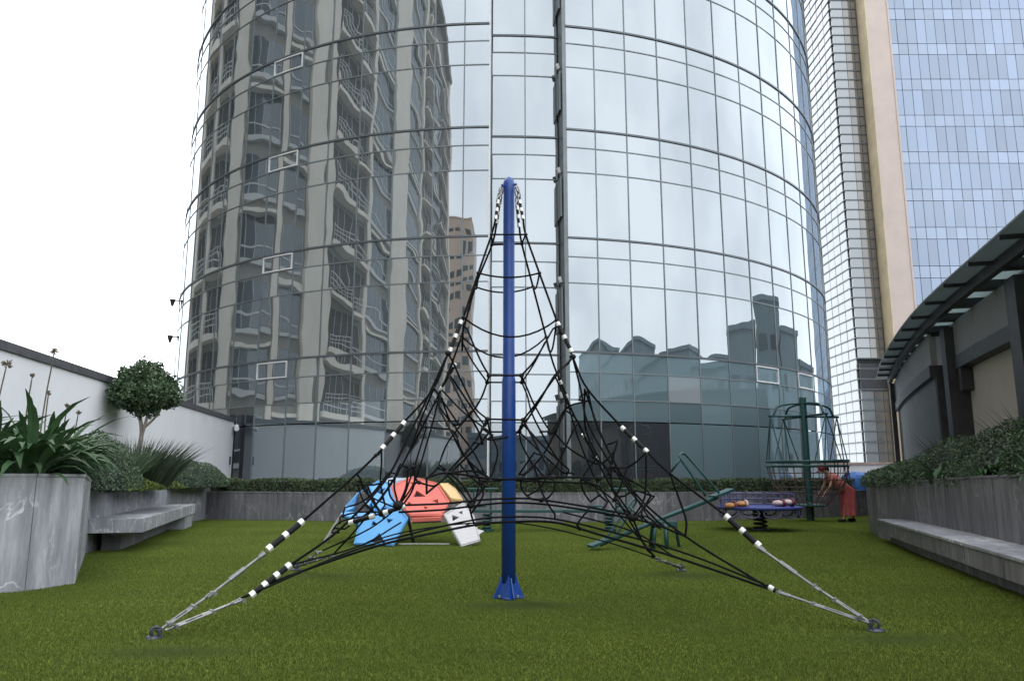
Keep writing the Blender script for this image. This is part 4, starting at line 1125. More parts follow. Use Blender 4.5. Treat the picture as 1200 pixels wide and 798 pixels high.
plate([(519, 603, 14.95), (544, 587, 15.3), (556, 603, 15.1), (563, 635, 14.75), (541, 640, 14.5)], 'arch_white', [(0.25, -0.66, 0.11, 1.5708), (-0.15, 0.45, 0.12, 1.5), (0.3, 0.5, 0.07, 0.3), (0.08, -0.12, 0.08, -1.5708)])
# rear half of the arch, mirrored away from the camera
def rear(px, m_):
    plate([(u, v, 32.4 - Y) for (u, v, Y) in px][::-1], m_)
rear([(418, 632, 14.9), (452, 632, 14.9), (470, 604, 15.2), (446, 584, 15.5), (414, 604, 15.2)], 'arch_blue')
mb = MB(); mb.tube([AT(536, 590, 15.6), Vector((AT(536, 590, 15.6).x + 0.12, 16.3, 0.5)), Vector((AT(536, 590, 15.6).x + 0.1, 16.6, 0.0))], 0.05, 8); mb.build('rear_strut', M['arch_white'], arch)
mb = MB(); mb.tube([AT(402, 602, 15.3), Vector((AT(378, 636, 15.3).x, 15.5, 0.0))], 0.045, 8); mb.build('side_strut', M['arch_white'], arch)
mb = MB(); mb.tube([AT(478, 606, 15.0), Vector((AT(484, 632, 15.2).x, 15.3, 0.0))], 0.03, 8); mb.build('inner_strut', M['dark_metal'], arch)
MB().box((AT(497, 637, 14.9).x, 14.9, 0.012), (0.95, 0.10, 0.024)).build('base_bar', M['arch_white'], arch)

# ------------------------------------------------------------------ teal seesaw with hoop handles
ss = thing('seesaw', 'teal tubular seesaw with tall hoop handles, tilted on its stand', 'seesaw', (2.75, 14.4, 0))
lo_, hi_ = Vector((AT(703, 634, 13.9).x, 13.9, 0.09)), AT(846, 580, 14.6)
MB().tube([lo_, lo_.lerp(hi_, 0.5) + Vector((0, 0, 0.02)), hi_ - (hi_ - lo_).normalized() * 0.1], 0.042, 12).build('beam', M['teal'], ss, smooth=True)
dirn = (hi_ - lo_).normalized(); sdv = dirn.cross(Vector((0, 0, 1))).normalized()
for end, s_, top in ((hi_, -1, AT(796, 533, 14.5)), (lo_, 1, lo_ + Vector((0.62, 0.1, 0.72)))):
    base_ = end
    Mx = Matrix((dirn, sdv, dirn.cross(sdv))).transposed()
    MB().box(base_ + Vector((0, 0, 0.035)), (0.42, 0.26, 0.05), M=Mx).build('seat', M['teal'], ss, bevel=0.012)
    mb = MB()
    if s_ < 0: q1, q2, t1, t2, dn = AT(827, 581, 14.45), AT(845, 580, 14.6), AT(795.5, 534, 14.4), AT(804, 533, 14.6), AT(786, 553, 14.5)
    else:
        q1, q2 = end + dirn * 0.05, end + dirn * 0.32 + Vector((0, 0.12, 0)); t1, t2 = top - dirn * 0.06, top + dirn * 0.1 + Vector((0, 0.12, 0)); dn = top + Vector((0.17, 0.05, -0.3))
    pts = spline([q1, q1.lerp(t1, 0.55), q1.lerp(t1, 0.95), t1.lerp(t2, 0.5) + Vector((0, 0, 0.04)), q2.lerp(t2, 0.95), q2.lerp(t2, 0.55), q2], 6)
    mb.tube(pts, 0.022, 8); mb.tube([q1.lerp(t1, 0.93), dn], 0.022, 8)
    mb.build('hoop_handle', M['teal'], ss, smooth=True)
mid = lo_.lerp(hi_, 0.5)
for dx, dy in ((-0.22, -0.22), (0.0, -0.3), (0.3, 0.1), (-0.2, 0.25)):
    MB().tube([mid + Vector((dx * 0.1, dy * 0.1, -0.03)), mid + Vector((dx * 0.8, dy * 0.8, -0.12)), Vector((mid.x + dx, mid.y + dy, -0.01))], 0.04 if dx == 0 else 0.03, 8).build('leg', M['teal'], ss, smooth=True)
MB().box((mid.x + 0.05, mid.y - 0.1, mid.z - 0.08), (0.34, 0.2, 0.12)).build('pivot', M['teal'], ss, bevel=0.02)

# four-seat spring rocker behind the net
sr = thing('spring_rocker', 'long teal spring rocker plank on two posts behind the net', 'rocker', (0.9, 18.6, 0))
a, b = AT(556, 598, 18.6), AT(738, 599, 18.4)
MB().box((a + b) / 2, ((b - a).length, 0.26, 0.07)).build('plank', M['teal'], sr, bevel=0.015)
for u in (571, 714):
    p = AT(u, 600, 18.5)
    MB().tube([Vector((p.x, p.y, -0.02)), Vector((p.x, p.y, 0.06))], 0.16, 12).build('base_plate', M['teal'], sr)
    coil = [Vector((p.x + 0.1 * math.cos(t), p.y + 0.1 * math.sin(t), 0.05 + (p.z - 0.08) * t / (2 * math.pi * 5))) for t in [2 * math.pi * 5 * i / 60 for i in range(61)]]
    MB().tube(coil, 0.022, 6).build('spring', M['teal'], sr, smooth=True)
for u in (555, 575, 722, 734):
    p = AT(u, 598, 18.5)
    mb = MB(); mb.tube([p, p + Vector((0, 0, 0.5))], 0.022, 8); mb.tube([p + Vector((-0.16, 0, 0.5)), p + Vector((0.16, 0, 0.5))], 0.022, 8)
    mb.build('handle', M['teal'], sr, smooth=False)
for u in (563, 700, 728):
    p = AT(u, 595, 18.5)
    MB().lathe((p.x, p.y, p.z + 0.02), [(0.14, 0), (0.15, 0.03), (0.1, 0.05)], 12).build('seat', M['teal'], sr)

# blue rocking plate with seats by the back wall
M['deck_blue'] = mat('royal_blue_plastic', (0.03, 0.045, 0.23), 0.4, var=0.1, bmp=0.03)
M['deck_side'] = mat('violet_panel', (0.10, 0.095, 0.19), 0.5, var=0.15, bmp=0.03)
M['orange'] = mat('orange_plastic', (0.40, 0.18, 0.05), 0.45, var=0.15, bmp=0.03)
M['pinkwhite'] = mat('pale_pink_plastic', (0.56, 0.43, 0.40), 0.45, var=0.1, bmp=0.03)
M['maroon'] = mat('maroon_plastic', (0.14, 0.02, 0.03), 0.5, var=0.1, bmp=0.03)
rk = thing('spring_platform', 'royal blue spring platform with orange and pale pink seats', 'spring rocker', AT(890, 619, 18.9))
c0 = AT(890, 595, 18.9)
MB().lathe((c0.x, c0.y, c0.z), [(0.95, -0.03), (1.0, 0.0), (1.0, 0.035), (0.9, 0.05)], 20).build('deck', M['deck_blue'], rk)
coil = [Vector((c0.x + 0.15 * math.cos(t), c0.y + 0.15 * math.sin(t), 0.02 + (c0.z - 0.05) * t / (2 * math.pi * 5))) for t in [2 * math.pi * 5 * i / 60 for i in range(61)]]
MB().tube(coil, 0.026, 6).build('spring', M['dark_metal'], rk, smooth=True)
MB().lathe((c0.x, c0.y, -0.02), [(0.22, 0), (0.22, 0.05)], 14).build('base_plate', M['dark_metal'], rk)
for k in range(12):                                  # looped skirt below the deck
    a = 2 * math.pi * k / 12
    cc_ = Vector((c0.x + 0.92 * math.cos(a), c0.y + 0.92 * math.sin(a), c0.z - 0.1)); tg = Vector((-math.sin(a), math.cos(a), 0))
    MB().tube([cc_ + tg * 0.2 * math.cos(t) + Vector((0, 0, 0.11 * math.sin(t))) for t in [2 * math.pi * j / 12 for j in range(12)]], 0.018, 6, closed=True).build('loop', M['deck_side'], rk, smooth=True)
for k in range(6):
    a = RAD(20 + 30 * k)
    cc_ = Vector((c0.x + 0.88 * math.cos(a), c0.y + 0.88 * math.sin(a), c0.z + 0.17)); tg = Vector((-math.sin(a), math.cos(a), 0))
    mb = MB()
    for zz in (-0.1, 0.03, 0.16): mb.tube([cc_ - tg * 0.2 + Vector((0, 0, zz)), cc_ + tg * 0.2 + Vector((0, 0, zz))], 0.022, 6)
    for ss_ in (-0.2, 0, 0.2): mb.tube([cc_ + tg * ss_ + Vector((0, 0, -0.14)), cc_ + tg * ss_ + Vector((0, 0, 0.18))], 0.02, 6)
    mb.build('backrest', M['deck_side'], rk)
for (u, v, key, stripe) in ((856, 591, 'orange', 'maroon'), (869, 589, 'orange', 'pinkwhite'), (912, 588, 'pinkwhite', 'maroon'), (923, 587, 'pinkwhite', 'maroon')):
    p = AT(u, v + 1.5, 18.45)
    s = MB().ball(p, 0.125, 10, (1.15, 1.2, 0.58)).build('seat', M[key], rk, smooth=True)
    MB().tube([p + Vector((0.1, 0, 0)) + Vector((0, 0.146 * math.cos(t), 0.078 * math.sin(t))) for t in [2 * math.pi * j / 14 for j in range(14)]], 0.03, 6, closed=True).build('seat_band', M[stripe], s, smooth=True)

# ------------------------------------------------------------------ net carousel
M['netrope'] = mat('dusky_net_rope', (0.085, 0.055, 0.06), 0.8, var=0.2, bmp=0)
ca = thing('net_carousel', 'teal pole carousel with a hanging rope net basket', 'carousel', G(950, 611))
o_c = ORIG[ca.name]; cx_, cy_ = o_c.x, o_c.y
K = cy_ / FPX
def cz(v): return AT(950, v, cy_).z
MB().lathe((cx_, cy_, 0), [(0.11, -0.02), (0.11, 0.5), (0.095, 0.55), (0.095, cz(474)), (0.10, cz(470)), (0.10, cz(466)), (0.05, cz(464))], 16).build('pole', M['teal'], ca, smooth=False)
MB().lathe((cx_, cy_, -0.02), [(0.75, 0.0), (0.6, 0.03), (0.2, 0.055)], 20).build('ground_mat', M['turf'], ca, smooth=True)
zr, za, zt = cz(541), cz(488), cz(473)
Rr = 1.12
for rz_, rr in ((zr, 0.028), (zr - 0.13, 0.022)):
    MB().tube([(cx_ + Rr * math.cos(t), cy_ + Rr * math.sin(t), rz_) for t in [2 * math.pi * j / 32 for j in range(32)]], rr, 8, closed=True).build('ring', M['teal'], ca, smooth=True)
for k in range(4):
    a = RAD(12 + 90 * k); e = Vector((math.cos(a), math.sin(a), 0)); c = Vector((cx_, cy_, 0))
    MB().tube([c + e * 0.08 + Vector((0, 0, za)), c + e * 1.14 + Vector((0, 0, za))], 0.034, 8).build('arm', M['teal'], ca, smooth=True)
    MB().tube(spline([c + e * 0.08 + Vector((0, 0, zt)), c + e * 0.45 + Vector((0, 0, zt - 0.02)), c + e * 0.82 + Vector((0, 0, zt - 0.1)), c + e * 0.97 + Vector((0, 0, za + 0.02))], 5), 0.034, 8).build('brace', M['teal'], ca, smooth=True)
    for da in (-22, 22, -8):
        a2 = a + RAD(da); e2 = Vector((math.cos(a2), math.sin(a2), 0))
        MB().tube([c + e * 1.08 + Vector((0, 0, za)), c + e2 * Rr + Vector((0, 0, zr))], 0.016, 6).build('hanger_rope', M['teal'], ca)
zl = cz(592)
for k in range(28):
    a = 2 * math.pi * k / 28; e = Vector((math.cos(a), math.sin(a), 0)); c = Vector((cx_, cy_, 0))
    MB().tube(spline([c + e * Rr + Vector((0, 0, zr - 0.12)), c + e * 0.98 + Vector((0, 0, zr - 0.62)), c + e * 0.5 + Vector((0, 0, zl + 0.02))], 4), 0.010, 5).build('net_rope', M['netrope'], ca)
for t_ in (0.18, 0.36, 0.54, 0.72, 0.9):
    rr = Rr * (1 - t_) ** 0.5 * 0.66 + 0.45; zz = zr - 0.12 - (zr - 0.12 - zl) * t_
    MB().tube([(cx_ + rr * math.cos(t), cy_ + rr * math.sin(t), zz) for t in [2 * math.pi * j / 28 for j in range(28)]], 0.010, 5, closed=True).build('net_ring', M['netrope'], ca)
MB().lathe((cx_, cy_, zl - 0.05), [(0.14, 0), (0.5, 0.03), (0.5, 0.07), (0.12, 0.1)], 18).build('hub', M['teal'], ca)
# ------------------------------------------------------------------ person bending over the net
M['skin'] = mat('skin', (0.42, 0.24, 0.17), 0.55, var=0.08, scale=10, bmp=0)
M['coral_cloth'] = mat('coral_cloth', (0.42, 0.085, 0.09), 0.85, var=0.18, scale=6, bmp=0.3, bscale=18)
M['cap_cloth'] = mat('dark_red_cloth', (0.22, 0.02, 0.03), 0.85, var=0.15, bmp=0.2)
M['hair'] = mat('dark_hair', (0.02, 0.014, 0.012), 0.55, var=0.3, scale=30, bmp=0.3)
M['shoe'] = mat('dark_shoe', (0.02, 0.02, 0.022), 0.6, var=0.2, bmp=0)
pr = thing('person', 'person in coral blouse, red skirt and cap bending over the carousel net', 'person', G(996, 611))
p0 = ORIG[pr.name]; bx_, by_ = p0.x, p0.y
def pp(u, v, dy=0.0): return AT(u, v, by_ + dy)
J = {}
def skin_body(name, joints, edges, m_, parent, root):
    keys = list(joints); ix = {k: i for i, k in enumerate(keys)}
    me = bpy.data.meshes.new(name)
    o = ORIG[parent.name]
    me.from_pydata([tuple(joints[k][0] - o) for k in keys], [(ix[a], ix[b]) for a, b in edges], [])
    ob = bpy.data.objects.new(name, me); COL.objects.link(ob)
    sk = ob.modifiers.new('skin', 'SKIN'); sb = ob.modifiers.new('sub', 'SUBSURF'); sb.levels = 2; sb.render_levels = 2
    for k in keys:
        r = joints[k][1]; v = me.skin_vertices[0].data[ix[k]]
        v.radius = r if isinstance(r, tuple) else (r, r); v.use_root = (k == root)
    dg = bpy.context.evaluated_depsgraph_get(); dg.update()
    m2 = bpy.data.meshes.new_from_object(ob.evaluated_get(dg))
    bpy.data.objects.remove(ob)
    m2.name = name; m2.materials.clear()
    return link_mesh(name, m2, m_, parent, o, smooth=True)
hip = Vector((bx_ - 0.02, by_, 0.86)); chest = Vector((bx_ - 0.40, by_ - 0.02, 1.20)); neck = Vector((bx_ - 0.56, by_ - 0.03, 1.36)); head = Vector((bx_ - 0.68, by_ - 0.04, 1.46))
jt = {'hip': (hip, (0.15, 0.13)), 'waist': (hip.lerp(chest, 0.45), (0.13, 0.11)), 'chest': (chest, (0.15, 0.12)), 'neck': (neck, 0.055), 'skull': (head, (0.085, 0.095)), 'crown': (head + Vector((-0.06, 0, 0.07)), 0.075)}
ed = [('hip', 'waist'), ('waist', 'chest'), ('chest', 'neck'), ('neck', 'skull'), ('skull', 'crown')]
for s_, nm in ((-1, 'n'), (1, 'f')):
    sh = chest + Vector((-0.09, 0.17 * s_, 0.07)); el = sh + Vector((-0.10, 0.06 * s_, -0.26)); wr = el + Vector((-0.14, -0.02 * s_, -0.19)); hd = wr + Vector((-0.05, 0, -0.07))
    jt |= {nm + 'sh': (sh, 0.058), nm + 'el': (el, 0.042), nm + 'wr': (wr, 0.027), nm + 'pl': (hd, (0.035, 0.02))}
    ed += [('chest', nm + 'sh'), (nm + 'sh', nm + 'el'), (nm + 'el', nm + 'wr'), (nm + 'wr', nm + 'pl')]
    th = hip + Vector((0.0, 0.09 * s_, -0.08)); fx = (-0.20 if s_ < 0 else 0.17)
    kn = Vector((bx_ + fx * 0.55 - 0.02, by_ + 0.10 * s_, 0.47)); an = Vector((bx_ + fx, by_ + 0.10 * s_, 0.085)); to = an + Vector((-0.14, 0, -0.045))
    jt |= {nm + 'th': (th, 0.088), nm + 'kn': (kn, 0.058), nm + 'ca': (kn.lerp(an, 0.35), 0.053), nm + 'an': (an, 0.036), nm + 'to': (to, (0.036, 0.026))}
    ed += [('hip', nm + 'th'), (nm + 'th', nm + 'kn'), (nm + 'kn', nm + 'ca'), (nm + 'ca', nm + 'an'), (nm + 'an', nm + 'to')]
    J[nm] = (hd, an, to)
body = skin_body('body', jt, ed, M['skin'], pr, 'hip')
# fingers and face join the body's own mesh
ex_ = MB()
for nm in ('n', 'f'):
    hd = J[nm][0]
    for q in range(4):
        b_ = hd + Vector((-0.02, -0.026 + 0.017 * q, -0.015)); ln = (0.055, 0.066, 0.062, 0.048)[q]
        ex_.tube([b_, b_ + Vector((-0.02, 0, -ln * 0.55)), b_ + Vector((0.004, 0, -ln))], [0.009, 0.008, 0.006], 6)
    ex_.tube([hd + Vector((0.015, 0.02, 0.02)), hd + Vector((0.035, 0.025, -0.02)), hd + Vector((0.02, 0.02, -0.045))], [0.010, 0.009, 0.007], 6)
fd = Vector((-0.78, 0, -0.62)).normalized(); up_ = Vector((-0.62, 0, 0.78)).normalized(); sd_ = Vector((0, 1, 0))
ex_.tube([head + fd * 0.085 + up_ * 0.02, head + fd * 0.115 - up_ * 0.012], [0.010, 0.017], 6)
for s_ in (-1, 1): ex_.ball(head + sd_ * 0.085 * s_ + up_ * 0.0, 0.026, 6, (0.6, 0.4, 1))
bm = bmesh.new(); bm.from_mesh(body.data); tmp = bpy.data.meshes.new('tmp')
tmp.from_pydata([(v[0] - p0.x, v[1] - p0.y, v[2] - p0.z) for v in ex_.v], [], ex_.f); bm.from_mesh(tmp); bm.to_mesh(body.data); bm.free(); bpy.data.meshes.remove(tmp)
def loft(rings, name, m_, parent, seg=18, fold=0.0):
    mb = MB(); vs, fs = [], []
    for (c, ax, rx, ry, ph) in rings:
        ax = Vector(ax).normalized(); y_ = Vector((0, 1, 0)); x_ = y_.cross(ax).normalized()
        for k in range(seg):
            a = 2 * math.pi * k / seg; f = 1 + fold * ph * math.sin(5 * a + 0.6) + 0.5 * fold * ph * math.sin(9 * a)
            vs.append(Vector(c) + x_ * rx * f * math.cos(a) + y_ * ry * f * math.sin(a))
    for i in range(len(rings) - 1):
        for k in range(seg):
            k2 = (k + 1) % seg; fs.append((i * seg + k, i * seg + k2, (i + 1) * seg + k2, (i + 1) * seg + k))
    mb.add(vs, fs)
    return mb.build(name, m_, parent, smooth=True)
lean = (chest - hip)
loft([(chest + Vector((-0.09, 0, 0.10)), lean, 0.10, 0.15, 0), (chest + Vector((-0.03, 0, 0.03)), lean, 0.155, 0.20, 0), (hip.lerp(chest, 0.62), lean, 0.150, 0.185, 0.3), (hip.lerp(chest, 0.3), lean, 0.150, 0.175, 0.5),
      (hip + Vector((0.02, 0, 0.02)), (-0.25, 0, 1), 0.20, 0.21, 0.5), (hip + Vector((0.02, 0, -0.15)), (0, 0, 1), 0.215, 0.22, 0.6), (Vector((bx_ + 0.0, by_, 0.45)), (0, 0, 1), 0.205, 0.23, 1), (Vector((bx_ - 0.02, by_, 0.17)), (0, 0, 1), 0.20, 0.24, 1.4)], 'skirt', M['coral_cloth'], pr, 30, 0.09)
M['blouse'] = mat('coral_print_cloth', (0.50, 0.17, 0.15), 0.85, var=0.45, scale=22, bmp=0.3, bscale=18)
loft([(chest + Vector((-0.09, 0, 0.10)), lean, 0.105, 0.155, 0), (chest + Vector((-0.03, 0, 0.03)), lean, 0.162, 0.207, 0.2), (hip.lerp(chest, 0.62), lean, 0.158, 0.193, 0.4), (hip.lerp(chest, 0.22), lean, 0.168, 0.19, 0.9)], 'blouse', M['blouse'], pr, 24, 0.06)
for nm in ('n', 'f'):
    s_ = -1 if nm == 'n' else 1
    sh, el = jt[nm + 'sh'][0], jt[nm + 'el'][0]
    MB().tube([sh + Vector((0.03, -0.03 * s_, 0.02)), sh, sh.lerp(el, 0.5)], [0.07, 0.075, 0.066], 10).build('sleeve', M['blouse'], pr, smooth=True)
    an, to = J[nm][1], J[nm][2]
    MB().ball((an + to) / 2 + Vector((0.0, 0, -0.02)), 0.13, 8, (1.0, 0.36, 0.42)).build('shoe', M['shoe'], pr, smooth=True)
hm = MB().ball(head + up_ * 0.035 - fd * 0.025, 0.112, 10, (1, 0.92, 0.95)); hm.tube(spline([head - fd * 0.08, head - fd * 0.13 - up_ * 0.03, head - fd * 0.10 - up_ * 0.14], 4), [0.05, 0.05, 0.05, 0.048, 0.046, 0.04, 0.034, 0.025, 0.014], 8); hm.build('hair', M['hair'], pr, smooth=True)
cp_ = MB().ball(head + up_ * 0.062 - fd * 0.005, 0.118, 10, (1, 0.95, 0.85)); cp_.box(head + fd * 0.13 + up_ * 0.055, (0.11, 0.15, 0.012), M=Matrix((fd, sd_, up_)).transposed()); cp_.build('cap', M['cap_cloth'], pr, smooth=True)

# ------------------------------------------------------------------ far right background beyond the play terrace
M['parapet_white'] = mat('white_parapet', (0.66, 0.66, 0.67), 0.8, var=0.05, bmp=0.03)
M['clay'] = mat('pale_clay', (0.42, 0.31, 0.27), 0.85, var=0.3, scale=1.5, bmp=0)
fw_ = thing('parapet_wall', 'white parapet wall at the far right end of the terrace', 'wall', (16.5, 33, 0))
MB().bbox((13.4, 33.0, 0), (24, 33.3, 1.78)).build('render', M['parapet_white'], fw_)
for k in range(7): MB().bbox((13.3 + k * 1.55, 32.94, 1.783), (13.3 + k * 1.55 + 1.54, 33.36, 1.87)).build('coping', M['clay'], fw_)
kb = thing('low_kerb', 'low dark kerb with a white top strip at the far right corner', 'kerb', (12.4, 27, 0))
MB().bbox((10.9, 26.9, 0), (14.5, 27.6, 0.62)).build('kerb_block', M['stone_dark'], kb)
MB().bbox((10.85, 26.82, 0.623), (14.5, 27.65, 0.70)).build('kerb_top', M['parapet_white'], kb)
MB().bbox((10.7, 26.3, 0), (14.3, 26.8, 0.12)).build('kerb_step', M['parapet_white'], kb)
M['tarp'] = mat('blue_tarpaulin', (0.05, 0.17, 0.50), 0.45, var=0.35, scale=3, bmp=0.4, bscale=5)
mb = MB().ball((13.5, 30.6, 0.95), 0.62, 12, (1.15, 0.8, 0.85)); mb.ball((14.4, 30.8, 0.85), 0.5, 12, (1.2, 0.8, 0.8))
tp_ = mb.build('covered_equipment', M['tarp'], smooth=True); tag(tp_, 'blue tarpaulin covered heap behind the low kerb at far right', 'tarpaulin')
tx_ = bpy.data.textures.new('crumple', 'CLOUDS'); tx_.noise_scale = 0.35
dm = tp_.modifiers.new('crumple', 'DISPLACE'); dm.texture = tx_; dm.strength = 0.22; dm.mid_level = 0.5
sw = thing('stool_frame', 'dark metal stool frame standing behind the person at far right', 'stool', (12.35, 29.2, 0))
for dx in (-0.24, 0.24):
    for dy in (-0.2, 0.2): MB().tube([(12.35 + dx * 1.25, 29.2 + dy, 0), (12.35 + dx * 0.7, 29.2 + dy * 0.7, 1.86)], 0.022, 6).build('leg', M['dark_metal'], sw)
MB().box((12.35, 29.2, 1.88), (0.5, 0.4, 0.05)).build('seat', M['dark_metal'], sw)
MB().box((12.35, 29.02, 1.1), (0.56, 0.04, 0.04)).build('rung', M['dark_metal'], sw)

# ------------------------------------------------------------------ plants
M['strap'] = leaf_mat('strap_leaf', [(0, (0.022, 0.061, 0.024)), (0.5, (0.046, 0.105, 0.042)), (1, (0.094, 0.154, 0.072))], 0.58, 0.15)
M['box'] = leaf_mat('hedge_leaf', [(0, (0.046, 0.090, 0.046)), (0.5, (0.090, 0.143, 0.078)), (1, (0.155, 0.209, 0.132))], 0.55, 0.2)
M['laurel'] = leaf_mat('laurel_leaf', [(0, (0.035, 0.072, 0.035)), (0.6, (0.072, 0.125, 0.058)), (1, (0.136, 0.192, 0.096))], 0.42, 0.2)
M['rush'] = leaf_mat('rush_blade', [(0, (0.024, 0.046, 0.030)), (0.5, (0.046, 0.074, 0.046)), (1, (0.101, 0.128, 0.074))], 0.55, 0.15)
M['lime'] = leaf_mat('lime_leaf', [(0, (0.061, 0.105, 0.017)), (0.6, (0.116, 0.165, 0.031)), (1, (0.198, 0.231, 0.066))], 0.55, 0.25)
M['hedge_back'] = leaf_mat('back_hedge_leaf', [(0, (0.035, 0.070, 0.032)), (0.5, (0.072, 0.115, 0.051)), (0.92, (0.112, 0.152, 0.072)), (1, (0.208, 0.144, 0.056))], 0.55, 0.2)
M['bark'] = mat('grey_bark', (0.20, 0.175, 0.15), 0.85, var=0.3, scale=20, stretch=(1, 1, 0.2), bmp=0.4)
M['stem'] = mat('dry_stem', (0.10, 0.09, 0.05), 0.8, var=0.2, bmp=0)
M['seed'] = mat('seed_head', (0.16, 0.13, 0.09), 0.85, var=0.3, bmp=0)

def leaf_cloud(name, pts, nrm, size, m_, parent, aspect=0.45, align=0.5, fold=0.25):
    """small folded leaves (4 verts, 2 tris) at the points, turned about their own axes"""
    n = len(pts)
    d = RNG.normal(size=(n, 3)); d += nrm * align * 2.0; d /= np.linalg.norm(d, axis=1, keepdims=True)
    t = RNG.normal(size=(n, 3)); t -= d * (t * d).sum(1, keepdims=True); t /= np.linalg.norm(t, axis=1, keepdims=True)
    b = np.cross(d, t)
    s = size * RNG.uniform(0.6, 1.35, (n, 1))
    v0 = pts - t * s; v1 = pts + b * s * aspect + d * s * fold; v2 = pts + t * s; v3 = pts - b * s * aspect + d * s * fold
    V = np.stack([v0, v1, v2, v3], 1).reshape(-1, 3)
    i = np.arange(n) * 4
    F = np.concatenate([np.stack([i, i + 1, i + 2], 1), np.stack([i, i + 2, i + 3], 1)])
    return np_mesh(name, V, F, m_, parent)
def lumps(p, f=3.0, seed=0.0):
    return (np.sin(p[:, 0] * f + seed) * np.sin(p[:, 1] * f * 1.1 + 1.3 * seed) + np.sin(p[:, 2] * f * 1.2 + 0.7 * seed) * 0.6 + 0.5 * np.sin((p[:, 0] + p[:, 1]) * f * 2.1 + seed))
def dome_points(n, c, r, seed=0.0, shell=0.35, lump=0.08, flat=0.0):
    u = RNG.normal(size=(n, 3)); u /= np.linalg.norm(u, axis=1, keepdims=True)
    if flat is not None: u[:, 2] = np.where(u[:, 2] < flat, np.abs(u[:, 2]), u[:, 2])
    rad = 1 - shell * RNG.random(n) ** 2.0
    rad *= 1 + lump * lumps(u, 4.0, seed)
    P_ = u * rad[:, None] * np.array(r)
    return P_ + np.array(c), u / np.array(r) / np.linalg.norm(u / np.array(r), axis=1, keepdims=True)
def shrub(name, label, cat, c, r, n, size, m_, seed=1.0, lump=0.08, group=None, shell=0.35):
    t = thing(name, label, cat, (c[0], c[1], c[2]), group)
    p, nn = dome_points(n, c, r, seed, shell, lump)
    leaf_cloud('foliage', p, nn, size, m_, t)
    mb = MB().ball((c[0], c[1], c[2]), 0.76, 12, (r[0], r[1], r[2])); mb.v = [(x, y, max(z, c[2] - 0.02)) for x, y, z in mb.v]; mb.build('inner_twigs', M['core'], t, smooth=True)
    return t

def strap_mesh(L_, w, droop, bend=0.0, n=6):
    """one arching strap leaf from the origin along +X, folded along its midrib"""
    vs, fs = [], []
    for i in range(n + 1):
        t = i / n
        ang = RAD(74) - droop * t ** 1.3
        if i == 0: x = z = 0.0
        else: x += math.cos(a0) * L_ / n; z += math.sin(a0) * L_ / n
        a0 = ang
        ww_ = w * (0.75 + 0.6 * t) * (1 - t ** 4) + 0.002
        y0 = bend * t * t
        vs += [(x, y0 - ww_, z + ww_ * 0.35), (x, y0, z), (x, y0 + ww_, z + ww_ * 0.35)]
    for i in range(n):
        a = i * 3
        fs += [(a, a + 1, a + 4, a + 3), (a + 1, a + 2, a + 5, a + 4)]
    me = bpy.data.meshes.new('leaf'); me.from_pydata(vs, [], fs)
    me.polygons.foreach_set('use_smooth', [True] * len(fs)); me.materials.append(M['strap']); me.update()
    return me
STRAPS = [strap_mesh(0.85, 0.036, RAD(115)), strap_mesh(0.95, 0.034, RAD(95), 0.08), strap_mesh(0.78, 0.040, RAD(135), -0.06), strap_mesh(1.0, 0.032, RAD(75), 0.05), strap_mesh(0.7, 0.038, RAD(150)), strap_mesh(0.8, 0.036, RAD(125), 0.1)]
def agapanthus(label, x, y, z, n, sc=1.0, cat='plant', group=None, sh=None):
    t = thing('strap_leaf_plant', label, cat, (x, y, z), group)
    for k in range(n):
        o = bpy.data.objects.new('leaf', random.choice(STRAPS)); COL.objects.link(o); o.parent = t
        a = random.uniform(0, 2 * math.pi); rr = random.uniform(0.02, 0.14)
        o.location = (rr * math.cos(a), rr * math.sin(a), random.uniform(-0.03, 0.05))
        o.rotation_euler = (random.gauss(0, 0.12), random.uniform(-0.25, 0.35), a + random.gauss(0, 0.25))
        s_ = sc * random.uniform(0.7, 1.15); o.scale = (s_, s_, s_)
    return t
AG = [(-5.75, 9.25, 'strap-leaved agapanthus hanging over the corner of the left planter'), (-6.35, 9.35, 'strap-leaved agapanthus second from the left planter corner'), (-6.95, 9.3, 'strap-leaved agapanthus leftmost at the front of the planter'),
      (-6.1, 10.1, 'strap-leaved agapanthus behind the corner of the left planter'), (-6.8, 10.2, 'large strap-leaved agapanthus in the second row, at the left edge'), (-6.45, 11.0, 'strap-leaved agapanthus just before the grey-green mound shrub'),
      (-7.2, 11.1, 'tall strap-leaved agapanthus close to the white wall'), (-7.5, 9.9, 'strap-leaved agapanthus against the white wall at the left edge'), (-6.75, 11.9, 'small strap-leaved agapanthus touching the grey-green mound shrub')]
for i, (x, y, lb_) in enumerate(AG): agapanthus(lb_, x, y, 1.10, 100, 1.22 if i != 8 else 0.8, group='agapanthus in the left planter')
